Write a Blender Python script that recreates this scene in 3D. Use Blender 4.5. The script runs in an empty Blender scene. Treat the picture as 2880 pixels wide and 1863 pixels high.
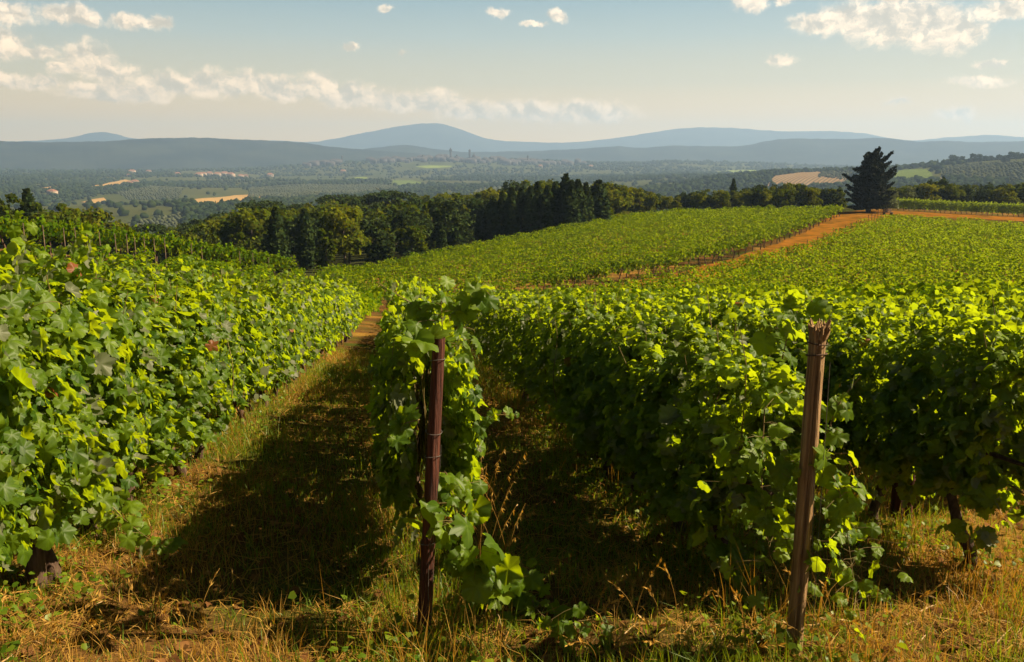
import bpy, math, random
import numpy as np
from mathutils import Vector

rng = np.random.default_rng(7)
random.seed(7)
R = math.radians
C = bpy.context.scene.collection
SC = bpy.context.scene

# ------------------------------------------------------------------ camera, sky, sun, exposure
F_PX, PITCH, CX, CY = 2400.0, R(11.33), 1440.0, 931.0
cam_d = bpy.data.cameras.new('camera')
cam_d.sensor_width = 36.0
cam_d.lens = 36.0 * F_PX / 2880.0
cam_d.clip_start = 0.1
cam_d.clip_end = 40000.0
cam = bpy.data.objects.new('camera', cam_d)
C.objects.link(cam)
cam.location = (0, 0, 0)
cam.rotation_euler = (R(90) - PITCH, 0, 0)
SC.camera = cam

SUN_AZ, SUN_EL = R(81), R(42)          # to the right of the view, clockwise from +Y
sd = Vector((math.sin(SUN_AZ) * math.cos(SUN_EL), math.cos(SUN_AZ) * math.cos(SUN_EL), math.sin(SUN_EL)))
sun_l = bpy.data.lights.new('sun', 'SUN')
sun_l.energy = 5.0
sun_l.angle = R(0.53)
sun_l.color = (1.0, 0.83, 0.56)
sun = bpy.data.objects.new('sun', sun_l)
C.objects.link(sun)
sun.rotation_euler = sd.to_track_quat('Z', 'Y').to_euler()
sun.location = (30, 10, 60)

SC.view_settings.view_transform = 'Standard'
SC.view_settings.look = 'None'
SC.view_settings.exposure = 1.75
SC.view_settings.gamma = 1.0
cy = SC.cycles
cy.max_bounces = 5; cy.diffuse_bounces = 2; cy.glossy_bounces = 1
cy.transmission_bounces = 3; cy.transparent_max_bounces = 4; cy.volume_bounces = 1
cy.use_denoising = True
cy.caustics_reflective = False; cy.caustics_refractive = False


def pix_dir(px, py):
    x = (px - CX) / F_PX; y = -(py - CY) / F_PX
    c, s = math.cos(PITCH), math.sin(PITCH)
    v = np.array([x, c + y * s, -s + y * c])
    return v / np.linalg.norm(v)


def azel(px, py):
    v = pix_dir(px, py)
    return math.atan2(v[0], v[1]), math.asin(v[2])


class NT:
    """tiny node-tree writer"""
    def __init__(s, tree):
        s.t = tree; s.n = tree.nodes; s.l = tree.links
        s.n.clear()

    def add(s, kind, inputs=None, **props):
        nd = s.n.new(kind)
        for k, v in props.items():
            setattr(nd, k, v)
        for k, v in (inputs or {}).items():
            sock = nd.inputs[k]
            if isinstance(v, bpy.types.NodeSocket):
                s.l.new(v, sock)
            else:
                sock.default_value = v
        return nd

    def math(s, op, a, b=0.0, c=0.0, clamp=False):
        return s.add('ShaderNodeMath', {0: a, 1: b, 2: c}, operation=op, use_clamp=clamp).outputs[0]

    def mix(s, f, a, b, mode='MIX'):
        nd = s.add('ShaderNodeMix', None, data_type='RGBA', blend_type=mode)
        for k, v in ((0, f), (6, a), (7, b)):
            if isinstance(v, bpy.types.NodeSocket):
                s.l.new(v, nd.inputs[k])
            else:
                nd.inputs[k].default_value = v if k == 0 else (tuple(v) + (1.0,))[:4]
        return nd.outputs[2]

    def noise(s, vec, scale, detail=4.0, rough=0.55):
        d = {'Scale': scale, 'Detail': detail, 'Roughness': rough}
        if vec is not None:
            d['Vector'] = vec
        return s.add('ShaderNodeTexNoise', d).outputs[0]

    def smooth(s, v, a, b):
        return s.add('ShaderNodeMapRange', {0: v, 1: a, 2: b, 3: 0.0, 4: 1.0}, interpolation_type='SMOOTHSTEP').outputs[0]

    def ramp(s, v, stops):
        nd = s.add('ShaderNodeValToRGB', {0: v})
        e = nd.color_ramp.elements
        while len(e) < len(stops):
            e.new(0.5)
        for q, (p, c) in zip(e, stops):
            q.position = p; q.color = (tuple(c) + (1.0,))[:4]
        return nd.outputs[0]


# ---- sky: Nishita + a warm dusty band at the horizon + clouds, all by direction
SKY_STRENGTH = 0.06
wd = bpy.data.worlds.new('World')
SC.world = wd
wd.use_nodes = True
w = NT(wd.node_tree)
sky = w.add('ShaderNodeTexSky', None, sky_type='NISHITA', sun_disc=False, sun_elevation=SUN_EL,
            sun_rotation=SUN_AZ, air_density=1.0, dust_density=2.5, ozone_density=1.0, altitude=300.0)
gen = w.add('ShaderNodeTexCoord').outputs['Generated']
sep = w.add('ShaderNodeSeparateXYZ', {0: gen})
deg = 180 / math.pi
azn = w.math('MULTIPLY', w.math('ARCTAN2', sep.outputs[0], sep.outputs[1]), deg)
eln = w.math('MULTIPLY', w.math('ARCSINE', sep.outputs[2]), deg)
ae = w.add('ShaderNodeCombineXYZ', {0: azn, 1: eln, 2: 0.0}).outputs[0]
skycol = w.mix(1.0, sky.outputs[0], (0.88, 1.0, 0.84), 'MULTIPLY')
K = 0.30 / SKY_STRENGTH
warm = w.ramp(w.math('MULTIPLY', eln, 1 / 24.0, clamp=True),
              [(0.0, (2.25 , 1.12, 0.10)), (0.10, (1.65, 0.91, 0.16)), (0.20, (0.88, 0.69, 0.36)), (0.32, (0.51, 0.57, 0.50)),
               (0.46, (0.21, 0.39, 0.48)), (0.70, (0.07, 0.12, 0.14)), (1.0, (0.03, 0.05, 0.06))])
warmk = w.mix(1.0, warm, (K, K, K), 'MULTIPLY')
base_sky = w.mix(0.95, skycol, warmk)
# domain-warped ellipses: (px, py, half width px, half height px)
CLOUDS = [(20, 35, 50, 28), (190, 42, 62, 22), (225, 52, 40, 16), (360, 62, 42, 16), (440, 66, 30, 16),
          (15, 125, 52, 34), (95, 150, 40, 14), (70, 228, 95, 18), (165, 195, 20, 18),
          (245, 168, 58, 38), (310, 205, 64, 34), (330, 258, 130, 28), (480, 240, 100, 32), (600, 235, 90, 38),
          (700, 235, 80, 36), (800, 250, 90, 34), (890, 240, 60, 38), (990, 270, 100, 36), (1120, 285, 100, 32),
          (1220, 285, 90, 34), (1350, 310, 130, 30), (1480, 310, 110, 34), (1640, 315, 130, 34),
          (1090, 25, 20, 8), (1400, 35, 30, 11), (980, 132, 24, 9), (1130, 150, 12, 8), (1565, 42, 32, 15), (1500, 70, 30, 8),
          (2110, 12, 42, 20), (2210, 5, 20, 10), (2195, 168, 32, 12), (2290, 68, 65, 26), (2400, 50, 90, 34),
          (2510, 55, 110, 52), (2610, 75, 95, 46), (2680, 95, 70, 40), (2560, 90, 120, 34), (2830, 22, 65, 26),
          (2790, 182, 35, 10), (2760, 228, 60, 14), (2690, 318, 48, 20), (2520, 288, 32, 10)]
warp = w.add('ShaderNodeTexNoise', {'Vector': ae, 'Scale': 0.7, 'Detail': 7.0, 'Roughness': 0.68})
warpv = w.add('ShaderNodeVectorMath', {0: warp.outputs[1], 1: (0.5, 0.5, 0.5)}, operation='SUBTRACT').outputs[0]
warpv = w.add('ShaderNodeVectorMath', {0: warpv, 1: (2.2, 1.3, 0.0)}, operation='MULTIPLY').outputs[0]
aew = w.add('ShaderNodeVectorMath', {0: ae, 1: warpv}, operation='ADD').outputs[0]
acc = None
for (px, py, hw, hh) in CLOUDS:
    a, e = azel(px, py)
    a *= deg; e *= deg
    wa = hw / F_PX * deg * 1.12; we = hh / F_PX * deg * (0.92 if py > 180 else 1.1)
    mp = w.add('ShaderNodeMapping', {'Vector': aew, 'Location': (-a / wa, -e / we, 0), 'Scale': (1 / wa, 1 / we, 0)})
    ln = w.add('ShaderNodeVectorMath', {0: mp.outputs[0]}, operation='LENGTH').outputs['Value']
    acc = ln if acc is None else w.math('SMOOTH_MIN', acc, ln, 0.22)
fine = w.noise(aew, 0.85, 9.0, 0.66)
fld = w.math('ADD', w.math('SUBTRACT', 1.14, acc), w.math('MULTIPLY', w.math('SUBTRACT', fine, 0.5), 1.4))
cmask = w.smooth(fld, -0.10, 0.62)
# billow relief: the same noise looked at a little further towards the sun
ae2 = w.add('ShaderNodeVectorMath', {0: aew, 1: (0.30, 0.42, 0.0)}, operation='ADD').outputs[0]
fine2 = w.noise(ae2, 0.85, 5.0, 0.6)
lit = w.smooth(w.math('ADD', w.math('MULTIPLY', w.math('SUBTRACT', fine, fine2), 2.6), w.math('MULTIPLY', w.math('SUBTRACT', 0.75, fld), 0.30)), -0.35, 0.55)
hicl = w.smooth(eln, 4.0, 13.0)
ccol_d = w.mix(hicl, (0.85, 0.66, 0.42), (0.62, 0.57, 0.48))
ccol_l = w.mix(hicl, (2.15, 1.50, 0.88), (1.40, 1.20, 0.94))
ccol = w.mix(1.0, w.mix(lit, ccol_d, ccol_l), (K, K, K), 'MULTIPLY')
final = w.mix(w.math('MULTIPLY', cmask, w.math('ADD', 0.76, w.math('MULTIPLY', hicl, 0.24))), base_sky, ccol)
bg = w.add('ShaderNodeBackground', {'Color': final, 'Strength': SKY_STRENGTH})
w.add('ShaderNodeOutputWorld', {'Surface': bg.outputs[0]})
wd.cycles.sampling_method = 'MANUAL'
wd.cycles.sample_map_resolution = 512


# ------------------------------------------------------------------ object helpers
def tag(o, label=None, cat=None, group=None, kind=None):
    if label: o['label'] = label
    if cat: o['category'] = cat
    if group: o['group'] = group
    if kind: o['kind'] = kind
    return o


def mesh(name, V, F, mat=None, tint=None, smooth=False, vein=None):
    """V (n,3); F array (m,k) or list of such arrays"""
    V = np.asarray(V, dtype=np.float32)
    Fs = F if isinstance(F, list) else [F]
    Fs = [np.asarray(f, dtype=np.int32) for f in Fs if len(f)]
    me = bpy.data.meshes.new(name)
    me.vertices.add(len(V))
    me.vertices.foreach_set('co', V.ravel())
    nl = sum(f.size for f in Fs); nf = sum(len(f) for f in Fs)
    me.loops.add(nl); me.polygons.add(nf)
    me.loops.foreach_set('vertex_index', np.concatenate([f.ravel() for f in Fs]))
    tot = np.concatenate([np.full(len(f), f.shape[1], np.int32) for f in Fs])
    start = np.concatenate([[0], np.cumsum(tot)[:-1]]).astype(np.int32)
    me.polygons.foreach_set('loop_start', start)
    try:
        me.polygons.foreach_set('loop_total', tot)
    except Exception:
        pass
    if smooth:
        me.polygons.foreach_set('use_smooth', np.ones(nf, dtype=bool))
    if tint is not None:
        tint = np.asarray(tint, dtype=np.float32)
        if tint.ndim == 1:
            me.attributes.new('tint', 'FLOAT', 'POINT').data.foreach_set('value', tint)
        else:
            at = me.attributes.new('cover', 'FLOAT_COLOR', 'POINT')
            at.data.foreach_set('color', np.concatenate([tint, np.ones((len(tint), 1), np.float32)], 1).ravel())
    if vein is not None:
        me.attributes.new('vein', 'FLOAT', 'POINT').data.foreach_set('value', np.asarray(vein, dtype=np.float32))
    me.update(calc_edges=True)
    if mat: me.materials.append(mat)
    return me


def link(name, me, parent=None, loc=(0, 0, 0), rz=0.0, sc=(1, 1, 1)):
    o = bpy.data.objects.new(name, me)
    C.objects.link(o)
    if parent is not None: o.parent = parent
    o.location = loc; o.rotation_euler = (0, 0, rz); o.scale = sc
    return o


def empty(name, loc=(0, 0, 0), rz=0.0, sc=(1, 1, 1)):
    o = link(name, None, None, loc, rz, sc)
    o.empty_display_size = 0.2
    return o


class MB:
    """collects pieces into one mesh"""
    def __init__(s): s.V = []; s.F3 = []; s.F4 = []; s.T = []; s.n = 0

    def put(s, V, F, t=0.5):
        V = np.asarray(V, float); F = np.asarray(F, int)
        (s.F3 if F.shape[1] == 3 else s.F4).append(F + s.n)
        s.V.append(V); s.n += len(V)
        s.T.append(np.full(len(V), t) if np.isscalar(t) else np.asarray(t))

    def tube(s, pts, rad, k=7, t=0.5, cap=True):
        pts = np.asarray(pts, float); n = len(pts)
        rad = np.broadcast_to(np.asarray(rad, float), (n,))
        d = np.gradient(pts, axis=0); d /= np.linalg.norm(d, axis=1)[:, None] + 1e-9
        up = np.tile(np.array([0.31, 0.95, 0.05]), (n, 1))
        alt = np.abs((up * d).sum(1)) > 0.9
        up[alt] = (0.95, -0.05, 0.31)
        a = np.cross(d, up); a /= np.linalg.norm(a, axis=1)[:, None]
        b = np.cross(d, a)
        th = np.arange(k) / k * 2 * math.pi
        ring = pts[:, None] + rad[:, None, None] * (np.cos(th)[None, :, None] * a[:, None] + np.sin(th)[None, :, None] * b[:, None])
        i = np.arange(n - 1)[:, None] * k; j = np.arange(k)[None]; j2 = (j + 1) % k
        s.put(ring.reshape(-1, 3), np.stack([i + j, i + j2, i + k + j2, i + k + j], -1).reshape(-1, 4), t)
        if cap:
            for e, r_ in ((0, ring[0]), (n - 1, ring[-1])):
                Vc = np.concatenate([r_, pts[e][None]])
                Fc = [[q, (q + 1) % k, k] if e else [(q + 1) % k, q, k] for q in range(k)]
                s.put(Vc, Fc, t)

    def box(s, c, h, rz=0.0, t=0.5):
        v = np.array([[x, y, z] for z in (-1, 1) for x, y in ((-1, -1), (1, -1), (1, 1), (-1, 1))], float) * np.asarray(h)
        ca, sa = math.cos(rz), math.sin(rz)
        v[:, :2] = v[:, :2] @ np.array([[ca, sa], [-sa, ca]])
        s.put(v + np.asarray(c), [[3, 2, 1, 0], [4, 5, 6, 7], [0, 1, 5, 4], [1, 2, 6, 5], [2, 3, 7, 6], [3, 0, 4, 7]], t)

    def mesh(s, name, mat, smooth=False):
        fs = []
        if s.F4: fs.append(np.concatenate(s.F4))
        if s.F3: fs.append(np.concatenate(s.F3))
        return mesh(name, np.concatenate(s.V), fs, mat, np.concatenate(s.T), smooth)


def vnoise(x, y, seed=0):
    x = np.asarray(x, float); y = np.asarray(y, float)
    xi = np.floor(x).astype(np.int64); yi = np.floor(y).astype(np.int64)
    fx = x - xi; fy = y - yi
    fx = fx * fx * (3 - 2 * fx); fy = fy * fy * (3 - 2 * fy)

    def h(a, b):
        n = (a * 374761393 + b * 668265263 + seed * 974711) & 0x7fffffff
        n = ((n ^ (n >> 13)) * 1274126177) & 0x7fffffff
        return ((n ^ (n >> 16)) & 0xffff) / 65535.0
    return (h(xi, yi) * (1 - fx) + h(xi + 1, yi) * fx) * (1 - fy) + (h(xi, yi + 1) * (1 - fx) + h(xi + 1, yi + 1) * fx) * fy


def fbm(x, y, seed=0, o=4):
    s = 0; a = 0.5; n = 0
    for k in range(o):
        s = s + a * vnoise(x * 2 ** k, y * 2 ** k, seed + k * 17); n += a; a *= 0.5
    return s / n


# ------------------------------------------------------------------ terrain (camera at 0,0,0)
EYE, SLOPE, ROW_AZ = 2.0, 0.148, R(-7.0)
RD = np.array([math.sin(ROW_AZ), math.cos(ROW_AZ)])     # along the rows
RT = np.array([math.cos(ROW_AZ), -math.sin(ROW_AZ)])    # to the right of them


def plane_z(x, y):
    s = x * RD[0] + y * RD[1]; t = x * RT[0] + y * RT[1]
    tl = np.minimum(t, 0)
    return -EYE - SLOPE * np.clip(s, -8, 400) - 0.10 * np.maximum(tl, -45)


def dep(py):
    return PITCH - np.arctan((CY - np.asarray(py, float)) / F_PX)


def px_az(px):
    return np.arctan((np.asarray(px, float) - CX) / F_PX / 1.012)


COLS = np.array([-400, 0, 400, 700, 1000, 1250, 1440, 1700, 1900, 2150, 2440, 2700, 2880, 3300.])
AZC = px_az(COLS)
TAB = [  # (r, z per column)
    (58,  [-5.0, -5.6, -7.0, -8.7, -10.4, -10.4, -10.3, -9.9, -9.5, -9.0, -8.6, -8.2, -8.0, -7.6]),
    (66,  [-5.0, -5.7, -7.2, -8.8, -10.8, -10.9, -10.6, -10.2, -9.8, -9.4, -8.9, -8.6, -8.4, -8.0]),
    (80,  [-6.5, -7.2, -8.6, -10.2, -11.4, -11.2, -10.8, -10.4, -10.0, -9.6, -9.2, -9.0, -8.9, -8.6]),
    (100, [-9.0, -10.0, -11.5, -12.5, -12.2, -11.5, -11.0, -10.5, -10.0, -9.6, -9.2, -9.2, -9.2, -9.0]),
    (128, [-11, -12.5, -14.5, -15.0, -14.2, -12.6, -11.2, -10.3, -9.8, -9.4, -9.0, -9.3, -9.4, -9.2]),
    (145, [-12, -14, -16, -16, -15.4, -14.5, -13.6, -10.6, -9.8, -9.2, -8.7, -9.3, -9.4, -9.3]),
    (165, [-14, -16, -18, -17, -16.2, -15.5, -14.2, -11.0, -9.8, -9.1, -8.6, -9.2, -9.4, -9.3]),
    (185, [-16, -18, -20, -18, -16.6, -15.6, -14.4, -12.0, -10.4, -9.6, -9.0, -9.4, -9.5, -9.4]),
    (215, [-19, -22, -24, -19, -17.0, -15.9, -14.6, -13.5, -12.5, -11.8, -11.2, -11.2, -11.2, -11]),
    (250, [-24, -27, -30, -24, -21, -19, -18, -17, -16, -16, -16, -16, -16, -16]),
    (350, [-36, -38, -40, -36, -34, -32, -30, -30, -30, -30, -32, -32, -32, -32]),
    (500, [-46, -47, -47, -46, -44, -42, -42, -42, -42, -42, -44, -44, -44, -42]),
    (700, [-53, -54, -54, -53, -50, -50, -50, -50, -50, -50, -50, -46, -44, -40]),
    (1000, [-57, -57, -57, -57, -55, -55, -54, -52, -50, -44, -34, -24, -18, -14]),
    (1300, [-59, -59, -59, -59, -57, -56, -55, -50, -40, -26, -16, -6, 0, 3]),
    (1600, [-57, -58, -60, -60, -58, -57, -55, -47, -36, -24, -18, -10, -5, 0]),
    (2100, [-54, -55, -57, -59, -57, -56, -54, -45, -42, -40, -38, -34, -30, -28]),
    (3000, [-46, -48, -50, -52, -47, -44, -42, -38, -38, -40, -42, -42, -42, -42]),
    (3500, [-36, -36, -37, -32, -4, 12, 2, -8, -4, -14, -30, -36, -40, -40]),
    (3900, [-40, -40, -40, -38, -18, -6, -8, -18, -12, -24, -34, -40, -42, -42]),
    (5000, [-44] * 14), (12000, [-48] * 14)]
NA, NR = 240, 420
AZG = np.linspace(AZC[0], AZC[-1], NA)
LRG = np.linspace(math.log(20.0), math.log(12000.0), NR)
tr = [20, 30, 40, 48] + [q[0] for q in TAB]
tz = []
for r_ in tr[:4]:
    tz.append(plane_z(r_ * np.sin(AZG), r_ * np.cos(AZG)))
for q in TAB:
    tz.append(np.interp(AZG, AZC, np.array(q[1], float)))
tz = np.array(tz)
ZG = np.empty((NR, NA))
for j in range(NA):
    ZG[:, j] = np.interp(LRG, np.log(tr), tz[:, j])


def gblur(A, n, axis):
    k = np.exp(-np.linspace(-2, 2, 2 * n + 1) ** 2); k /= k.sum()
    pad = [(0, 0), (0, 0)]; pad[axis] = (n, n)
    P = np.pad(A, pad, mode='edge')
    out = 0
    for q in range(2 * n + 1):
        sl = [slice(None), slice(None)]; sl[axis] = slice(q, q + A.shape[axis])
        out = out + k[q] * P[tuple(sl)]
    return out


ZG = gblur(gblur(ZG, 7, 0), 7, 1)


def gz(x, y, micro=True):
    x = np.asarray(x, float); y = np.asarray(y, float)
    r = np.hypot(x, y); az = np.arctan2(x, y)
    pz = plane_z(x, y)
    u = (np.clip(az, AZG[0], AZG[-1]) - AZG[0]) / (AZG[-1] - AZG[0]) * (NA - 1.001)
    v = (np.clip(np.log(np.maximum(r, 20.0)), LRG[0], LRG[-1]) - LRG[0]) / (LRG[-1] - LRG[0]) * (NR - 1.001)
    i = u.astype(int); j = v.astype(int); fu = u - i; fv = v - j
    tzv = (ZG[j, i] * (1 - fu) + ZG[j, i + 1] * fu) * (1 - fv) + (ZG[j + 1, i] * (1 - fu) + ZG[j + 1, i + 1] * fu) * fv
    b = np.clip((r - 24) / 16, 0, 1); b = b * b * (3 - 2 * b)
    z = pz * (1 - b) + tzv * b
    far = np.clip((r - 300) / 700, 0, 1) * np.clip((5500 - r) / 1500, 0, 1)
    z = z + far * 22 * (fbm(x / 330.0, y / 330.0, 3, 3) - 0.5)
    if micro:
        m = np.clip((60 - r) / 40, 0, 1)
        z = z + m * (0.07 * (fbm(x * 1.3, y * 1.3, 5, 3) - 0.5) + 0.03 * (vnoise(x * 7, y * 7, 9) - 0.5))
    return z


def at(px, r, dz=0.0):
    """ground point below picture column px at horizontal distance r"""
    a = float(px_az(px))
    x, y = r * math.sin(a), r * math.cos(a)
    return Vector((x, y, float(gz(x, y)) + dz))


RS = np.exp(np.linspace(math.log(2.0), math.log(9000.0), 2600))


def hit(px, py, rmin=0.0):
    """first ground point along the sight line"""
    v = pix_dir(px, py)
    h = math.hypot(v[0], v[1])
    rs = RS[RS > rmin]
    x = rs * v[0] / h; y = rs * v[1] / h
    d = rs * v[2] / h - gz(x, y)
    k = np.argmax(d < 0) if (d < 0).any() else len(rs) - 1
    return Vector((x[k], y[k], float(gz(x[k], y[k]))))


def st(s, t):
    x, y = s * RD[0] + t * RT[0], s * RD[1] + t * RT[1]
    return x, y


def top_at(px, py, r):
    """height above the eye of the point seen at (px,py) at distance r"""
    v = pix_dir(px, py)
    return r * v[2] / math.hypot(v[0], v[1])


# ------------------------------------------------------------------ materials
def mat(name):
    m = bpy.data.materials.new(name)
    m.use_nodes = True
    return m, NT(m.node_tree)


def leaf_mat(name, a, b, back, trans, tr_amt=0.4, gloss=0.05, rare=None, rough=0.42, vary=False):
    """two-sided leaf: colour varies per leaf with the tint attribute"""
    m, n = mat(name)
    ti = n.add('ShaderNodeAttribute', None, attribute_name='tint').outputs['Fac']
    front = n.mix(ti, a, b)
    if rare:
        gen_ = n.add('ShaderNodeTexCoord').outputs['Object']
        front = n.mix(1.0, front, n.ramp(n.noise(gen_, 30.0, 4.0, 0.6), [(0.3, (0.72, 0.76, 0.8)), (0.7, (1.25, 1.2, 1.1))]), 'MULTIPLY')
        vn = n.add('ShaderNodeAttribute', None, attribute_name='vein').outputs['Fac']
        vf = n.math('MULTIPLY', n.math('POWER', vn, 7.0), 0.35)
        front = n.mix(vf, front, tuple(min(1, q * 1.7 + 0.02) for q in b))
    backc = n.mix(ti, back, tuple(q * 1.15 for q in back))
    if rare:
        rf = n.smooth(ti, 0.985, 0.99)
        front = n.mix(rf, front, rare); backc = n.mix(rf, backc, rare)
    bf = n.add('ShaderNodeNewGeometry').outputs['Backfacing']
    col = n.mix(bf, front, backc)
    tcol = n.mix(ti, trans, (trans[0] * 1.22, trans[1] * 1.10, trans[2]))
    rnd = n.add('ShaderNodeObjectInfo').outputs['Random']
    vr = n.ramp(rnd, [(0.0, (0.62, 0.70, 0.7)), (0.5, (1.0, 1.0, 1.0)), (1.0, (1.42, 1.25, 1.1))]) if vary else None
    if vary:
        col = n.mix(1.0, col, vr, 'MULTIPLY'); tcol = n.mix(1.0, tcol, vr, 'MULTIPLY')
    d = n.add('ShaderNodeBsdfDiffuse', {'Color': col})
    t = n.add('ShaderNodeBsdfTranslucent', {'Color': tcol})
    mx = n.add('ShaderNodeMixShader', {0: tr_amt, 1: d.outputs[0], 2: t.outputs[0]})
    out = mx.outputs[0]
    if gloss:
        g = n.add('ShaderNodeBsdfGlossy', {'Color': (0.9, 0.9, 0.85, 1), 'Roughness': rough})
        out = n.add('ShaderNodeMixShader', {0: gloss, 1: out, 2: g.outputs[0]}).outputs[0]
    n.add('ShaderNodeOutputMaterial', {'Surface': out})
    return m


def rough_mat(name, a, b, scale=3.0, rough=0.9, stretch=None, bump=0.3, detail=5.0, spec=0.2):
    m, n = mat(name)
    co = n.add('ShaderNodeTexCoord').outputs['Object']
    if stretch:
        co = n.add('ShaderNodeMapping', {'Vector': co, 'Scale': stretch}).outputs[0]
    f = n.noise(co, scale, detail, 0.6)
    col = n.mix(n.smooth(f, 0.3, 0.7), a, b)
    bs = n.add('ShaderNodeBsdfPrincipled', {'Base Color': col, 'Roughness': rough, 'Specular IOR Level': spec})
    if bump:
        bp = n.add('ShaderNodeBump', {'Height': f, 'Strength': bump, 'Distance': 0.02})
        n.l.new(bp.outputs[0], bs.inputs['Normal'])
    n.add('ShaderNodeOutputMaterial', {'Surface': bs.outputs[0]})
    return m


M_LEAF = leaf_mat('vine_leaf', (0.019, 0.052, 0.002), (0.098, 0.152, 0.004), (0.095, 0.102, 0.055), (0.34, 0.45, 0.004), 0.46, 0.012, (0.16, 0.035, 0.012), 0.5)
M_FIELD = leaf_mat('vineyard_leaf', (0.020, 0.055, 0.002), (0.088, 0.140, 0.003), (0.030, 0.065, 0.004), (0.25, 0.33, 0.003), 0.38, 0.0)
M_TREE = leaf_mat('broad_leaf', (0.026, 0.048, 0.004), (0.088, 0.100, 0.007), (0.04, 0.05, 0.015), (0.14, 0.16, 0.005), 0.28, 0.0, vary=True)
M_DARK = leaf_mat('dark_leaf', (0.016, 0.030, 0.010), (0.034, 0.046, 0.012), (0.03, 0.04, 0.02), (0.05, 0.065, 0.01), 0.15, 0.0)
M_CONIF = leaf_mat('conifer_leaf', (0.008, 0.014, 0.008), (0.017, 0.023, 0.010), (0.012, 0.018, 0.01), (0.02, 0.025, 0.006), 0.10, 0.01)
M_OLIVE = leaf_mat('olive_leaf', (0.07, 0.085, 0.035), (0.11, 0.125, 0.06), (0.12, 0.13, 0.08), (0.10, 0.12, 0.03), 0.2, 0.0)
M_GRASS = leaf_mat('grass_blade', (0.046, 0.095, 0.005), (0.150, 0.175, 0.012), (0.07, 0.11, 0.012), (0.24, 0.30, 0.006), 0.35, 0.01)
M_STRAW = leaf_mat('straw_blade', (0.23, 0.115, 0.018), (0.46, 0.28, 0.060), (0.30, 0.17, 0.035), (0.42, 0.21, 0.016), 0.35, 0.01)
M_BARK = rough_mat('vine_bark', (0.030, 0.016, 0.010), (0.10, 0.06, 0.04), 6.0, 0.95, (6, 6, 1), 0.6)
M_CANE = rough_mat('vine_cane', (0.10, 0.06, 0.02), (0.20, 0.15, 0.05), 12.0, 0.7, None, 0.0)
M_TRUNK = rough_mat('tree_bark', (0.03, 0.022, 0.016), (0.075, 0.055, 0.04), 4.0, 0.95, (4, 4, 0.7), 0.5)
M_WIRE = rough_mat('wire_steel', (0.05, 0.04, 0.035), (0.11, 0.09, 0.08), 40.0, 0.45, None, 0.0)
M_POST_OLD = rough_mat('weathered_post', (0.13, 0.07, 0.03), (0.34, 0.21, 0.10), 7.0, 0.85, (9, 9, 0.45), 1.0, 7.0)
M_POST_RED = rough_mat('stained_post', (0.028, 0.009, 0.006), (0.095, 0.030, 0.017), 7.0, 0.8, (9, 9, 0.45), 0.9, 7.0)
M_POST_GREY = rough_mat('grey_post', (0.09, 0.06, 0.04), (0.20, 0.14, 0.09), 5.0, 0.85, (6, 6, 0.5), 0.3)
M_WALL = rough_mat('plaster_wall', (0.20, 0.15, 0.105), (0.30, 0.23, 0.17), 0.6, 0.9, None, 0.0)
M_BRICK = rough_mat('town_brick', (0.040, 0.036, 0.036), (0.075, 0.064, 0.060), 0.2, 0.9, None, 0.0)
M_ROOF_T = rough_mat('old_tile', (0.035, 0.030, 0.030), (0.060, 0.046, 0.042), 0.8, 0.9, None, 0.0)
M_ROOF = rough_mat('clay_roof', (0.13, 0.06, 0.04), (0.22, 0.10, 0.06), 0.8, 0.9, None, 0.0)
M_WIN = rough_mat('window_glass', (0.02, 0.02, 0.022), (0.03, 0.03, 0.03), 1.0, 0.3, None, 0.0)

# ground: cover colour per vertex (land use) + procedural soil detail
m_, n_ = mat('soil')
cov = n_.add('ShaderNodeAttribute', None, attribute_name='cover').outputs['Color']
co = n_.add('ShaderNodeTexCoord').outputs['Object']
f1 = n_.noise(co, 1.1, 8.0, 0.65)
f2 = n_.noise(co, 9.0, 6.0, 0.7)
f3 = n_.noise(co, 0.012, 6.0, 0.6)
c1 = n_.mix(1.0, cov, n_.ramp(f1, [(0.25, (0.55, 0.5, 0.45)), (0.5, (1, 1, 1)), (0.75, (1.45, 1.4, 1.2))]), 'MULTIPLY')
c1 = n_.mix(1.0, c1, n_.ramp(f2, [(0.3, (0.6, 0.55, 0.5)), (0.7, (1.35, 1.3, 1.2))]), 'MULTIPLY')
c1 = n_.mix(1.0, c1, n_.ramp(f3, [(0.3, (0.75, 0.8, 0.75)), (0.7, (1.25, 1.2, 1.15))]), 'MULTIPLY')
bp_ = n_.add('ShaderNodeBump', {'Height': f2, 'Strength': 0.8, 'Distance': 0.04})
bs_ = n_.add('ShaderNodeBsdfDiffuse', {'Color': c1, 'Normal': bp_.outputs[0]})
n_.add('ShaderNodeOutputMaterial', {'Surface': bs_.outputs[0]})
M_SOIL = m_


def field_mat(name, a, b, stripe=None, ang=0.0):
    m, n = mat(name)
    co = n.add('ShaderNodeTexCoord').outputs['Object']
    f = n.noise(co, 0.05, 7.0, 0.65)
    col = n.mix(n.smooth(f, 0.3, 0.7), a, b)
    if stripe:
        mp = n.add('ShaderNodeMapping', {'Vector': co, 'Rotation': (0, 0, ang)}).outputs[0]
        wv = n.add('ShaderNodeTexWave', {'Vector': mp, 'Scale': stripe[0], 'Distortion': 1.0, 'Detail': 1.0, 'Detail Scale': 0.3}).outputs[1]
        col = n.mix(n.smooth(wv, 0.35, 0.65), col, stripe[1])
    d = n.add('ShaderNodeBsdfDiffuse', {'Color': col})
    n.add('ShaderNodeOutputMaterial', {'Surface': d.outputs[0]})
    return m


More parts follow.
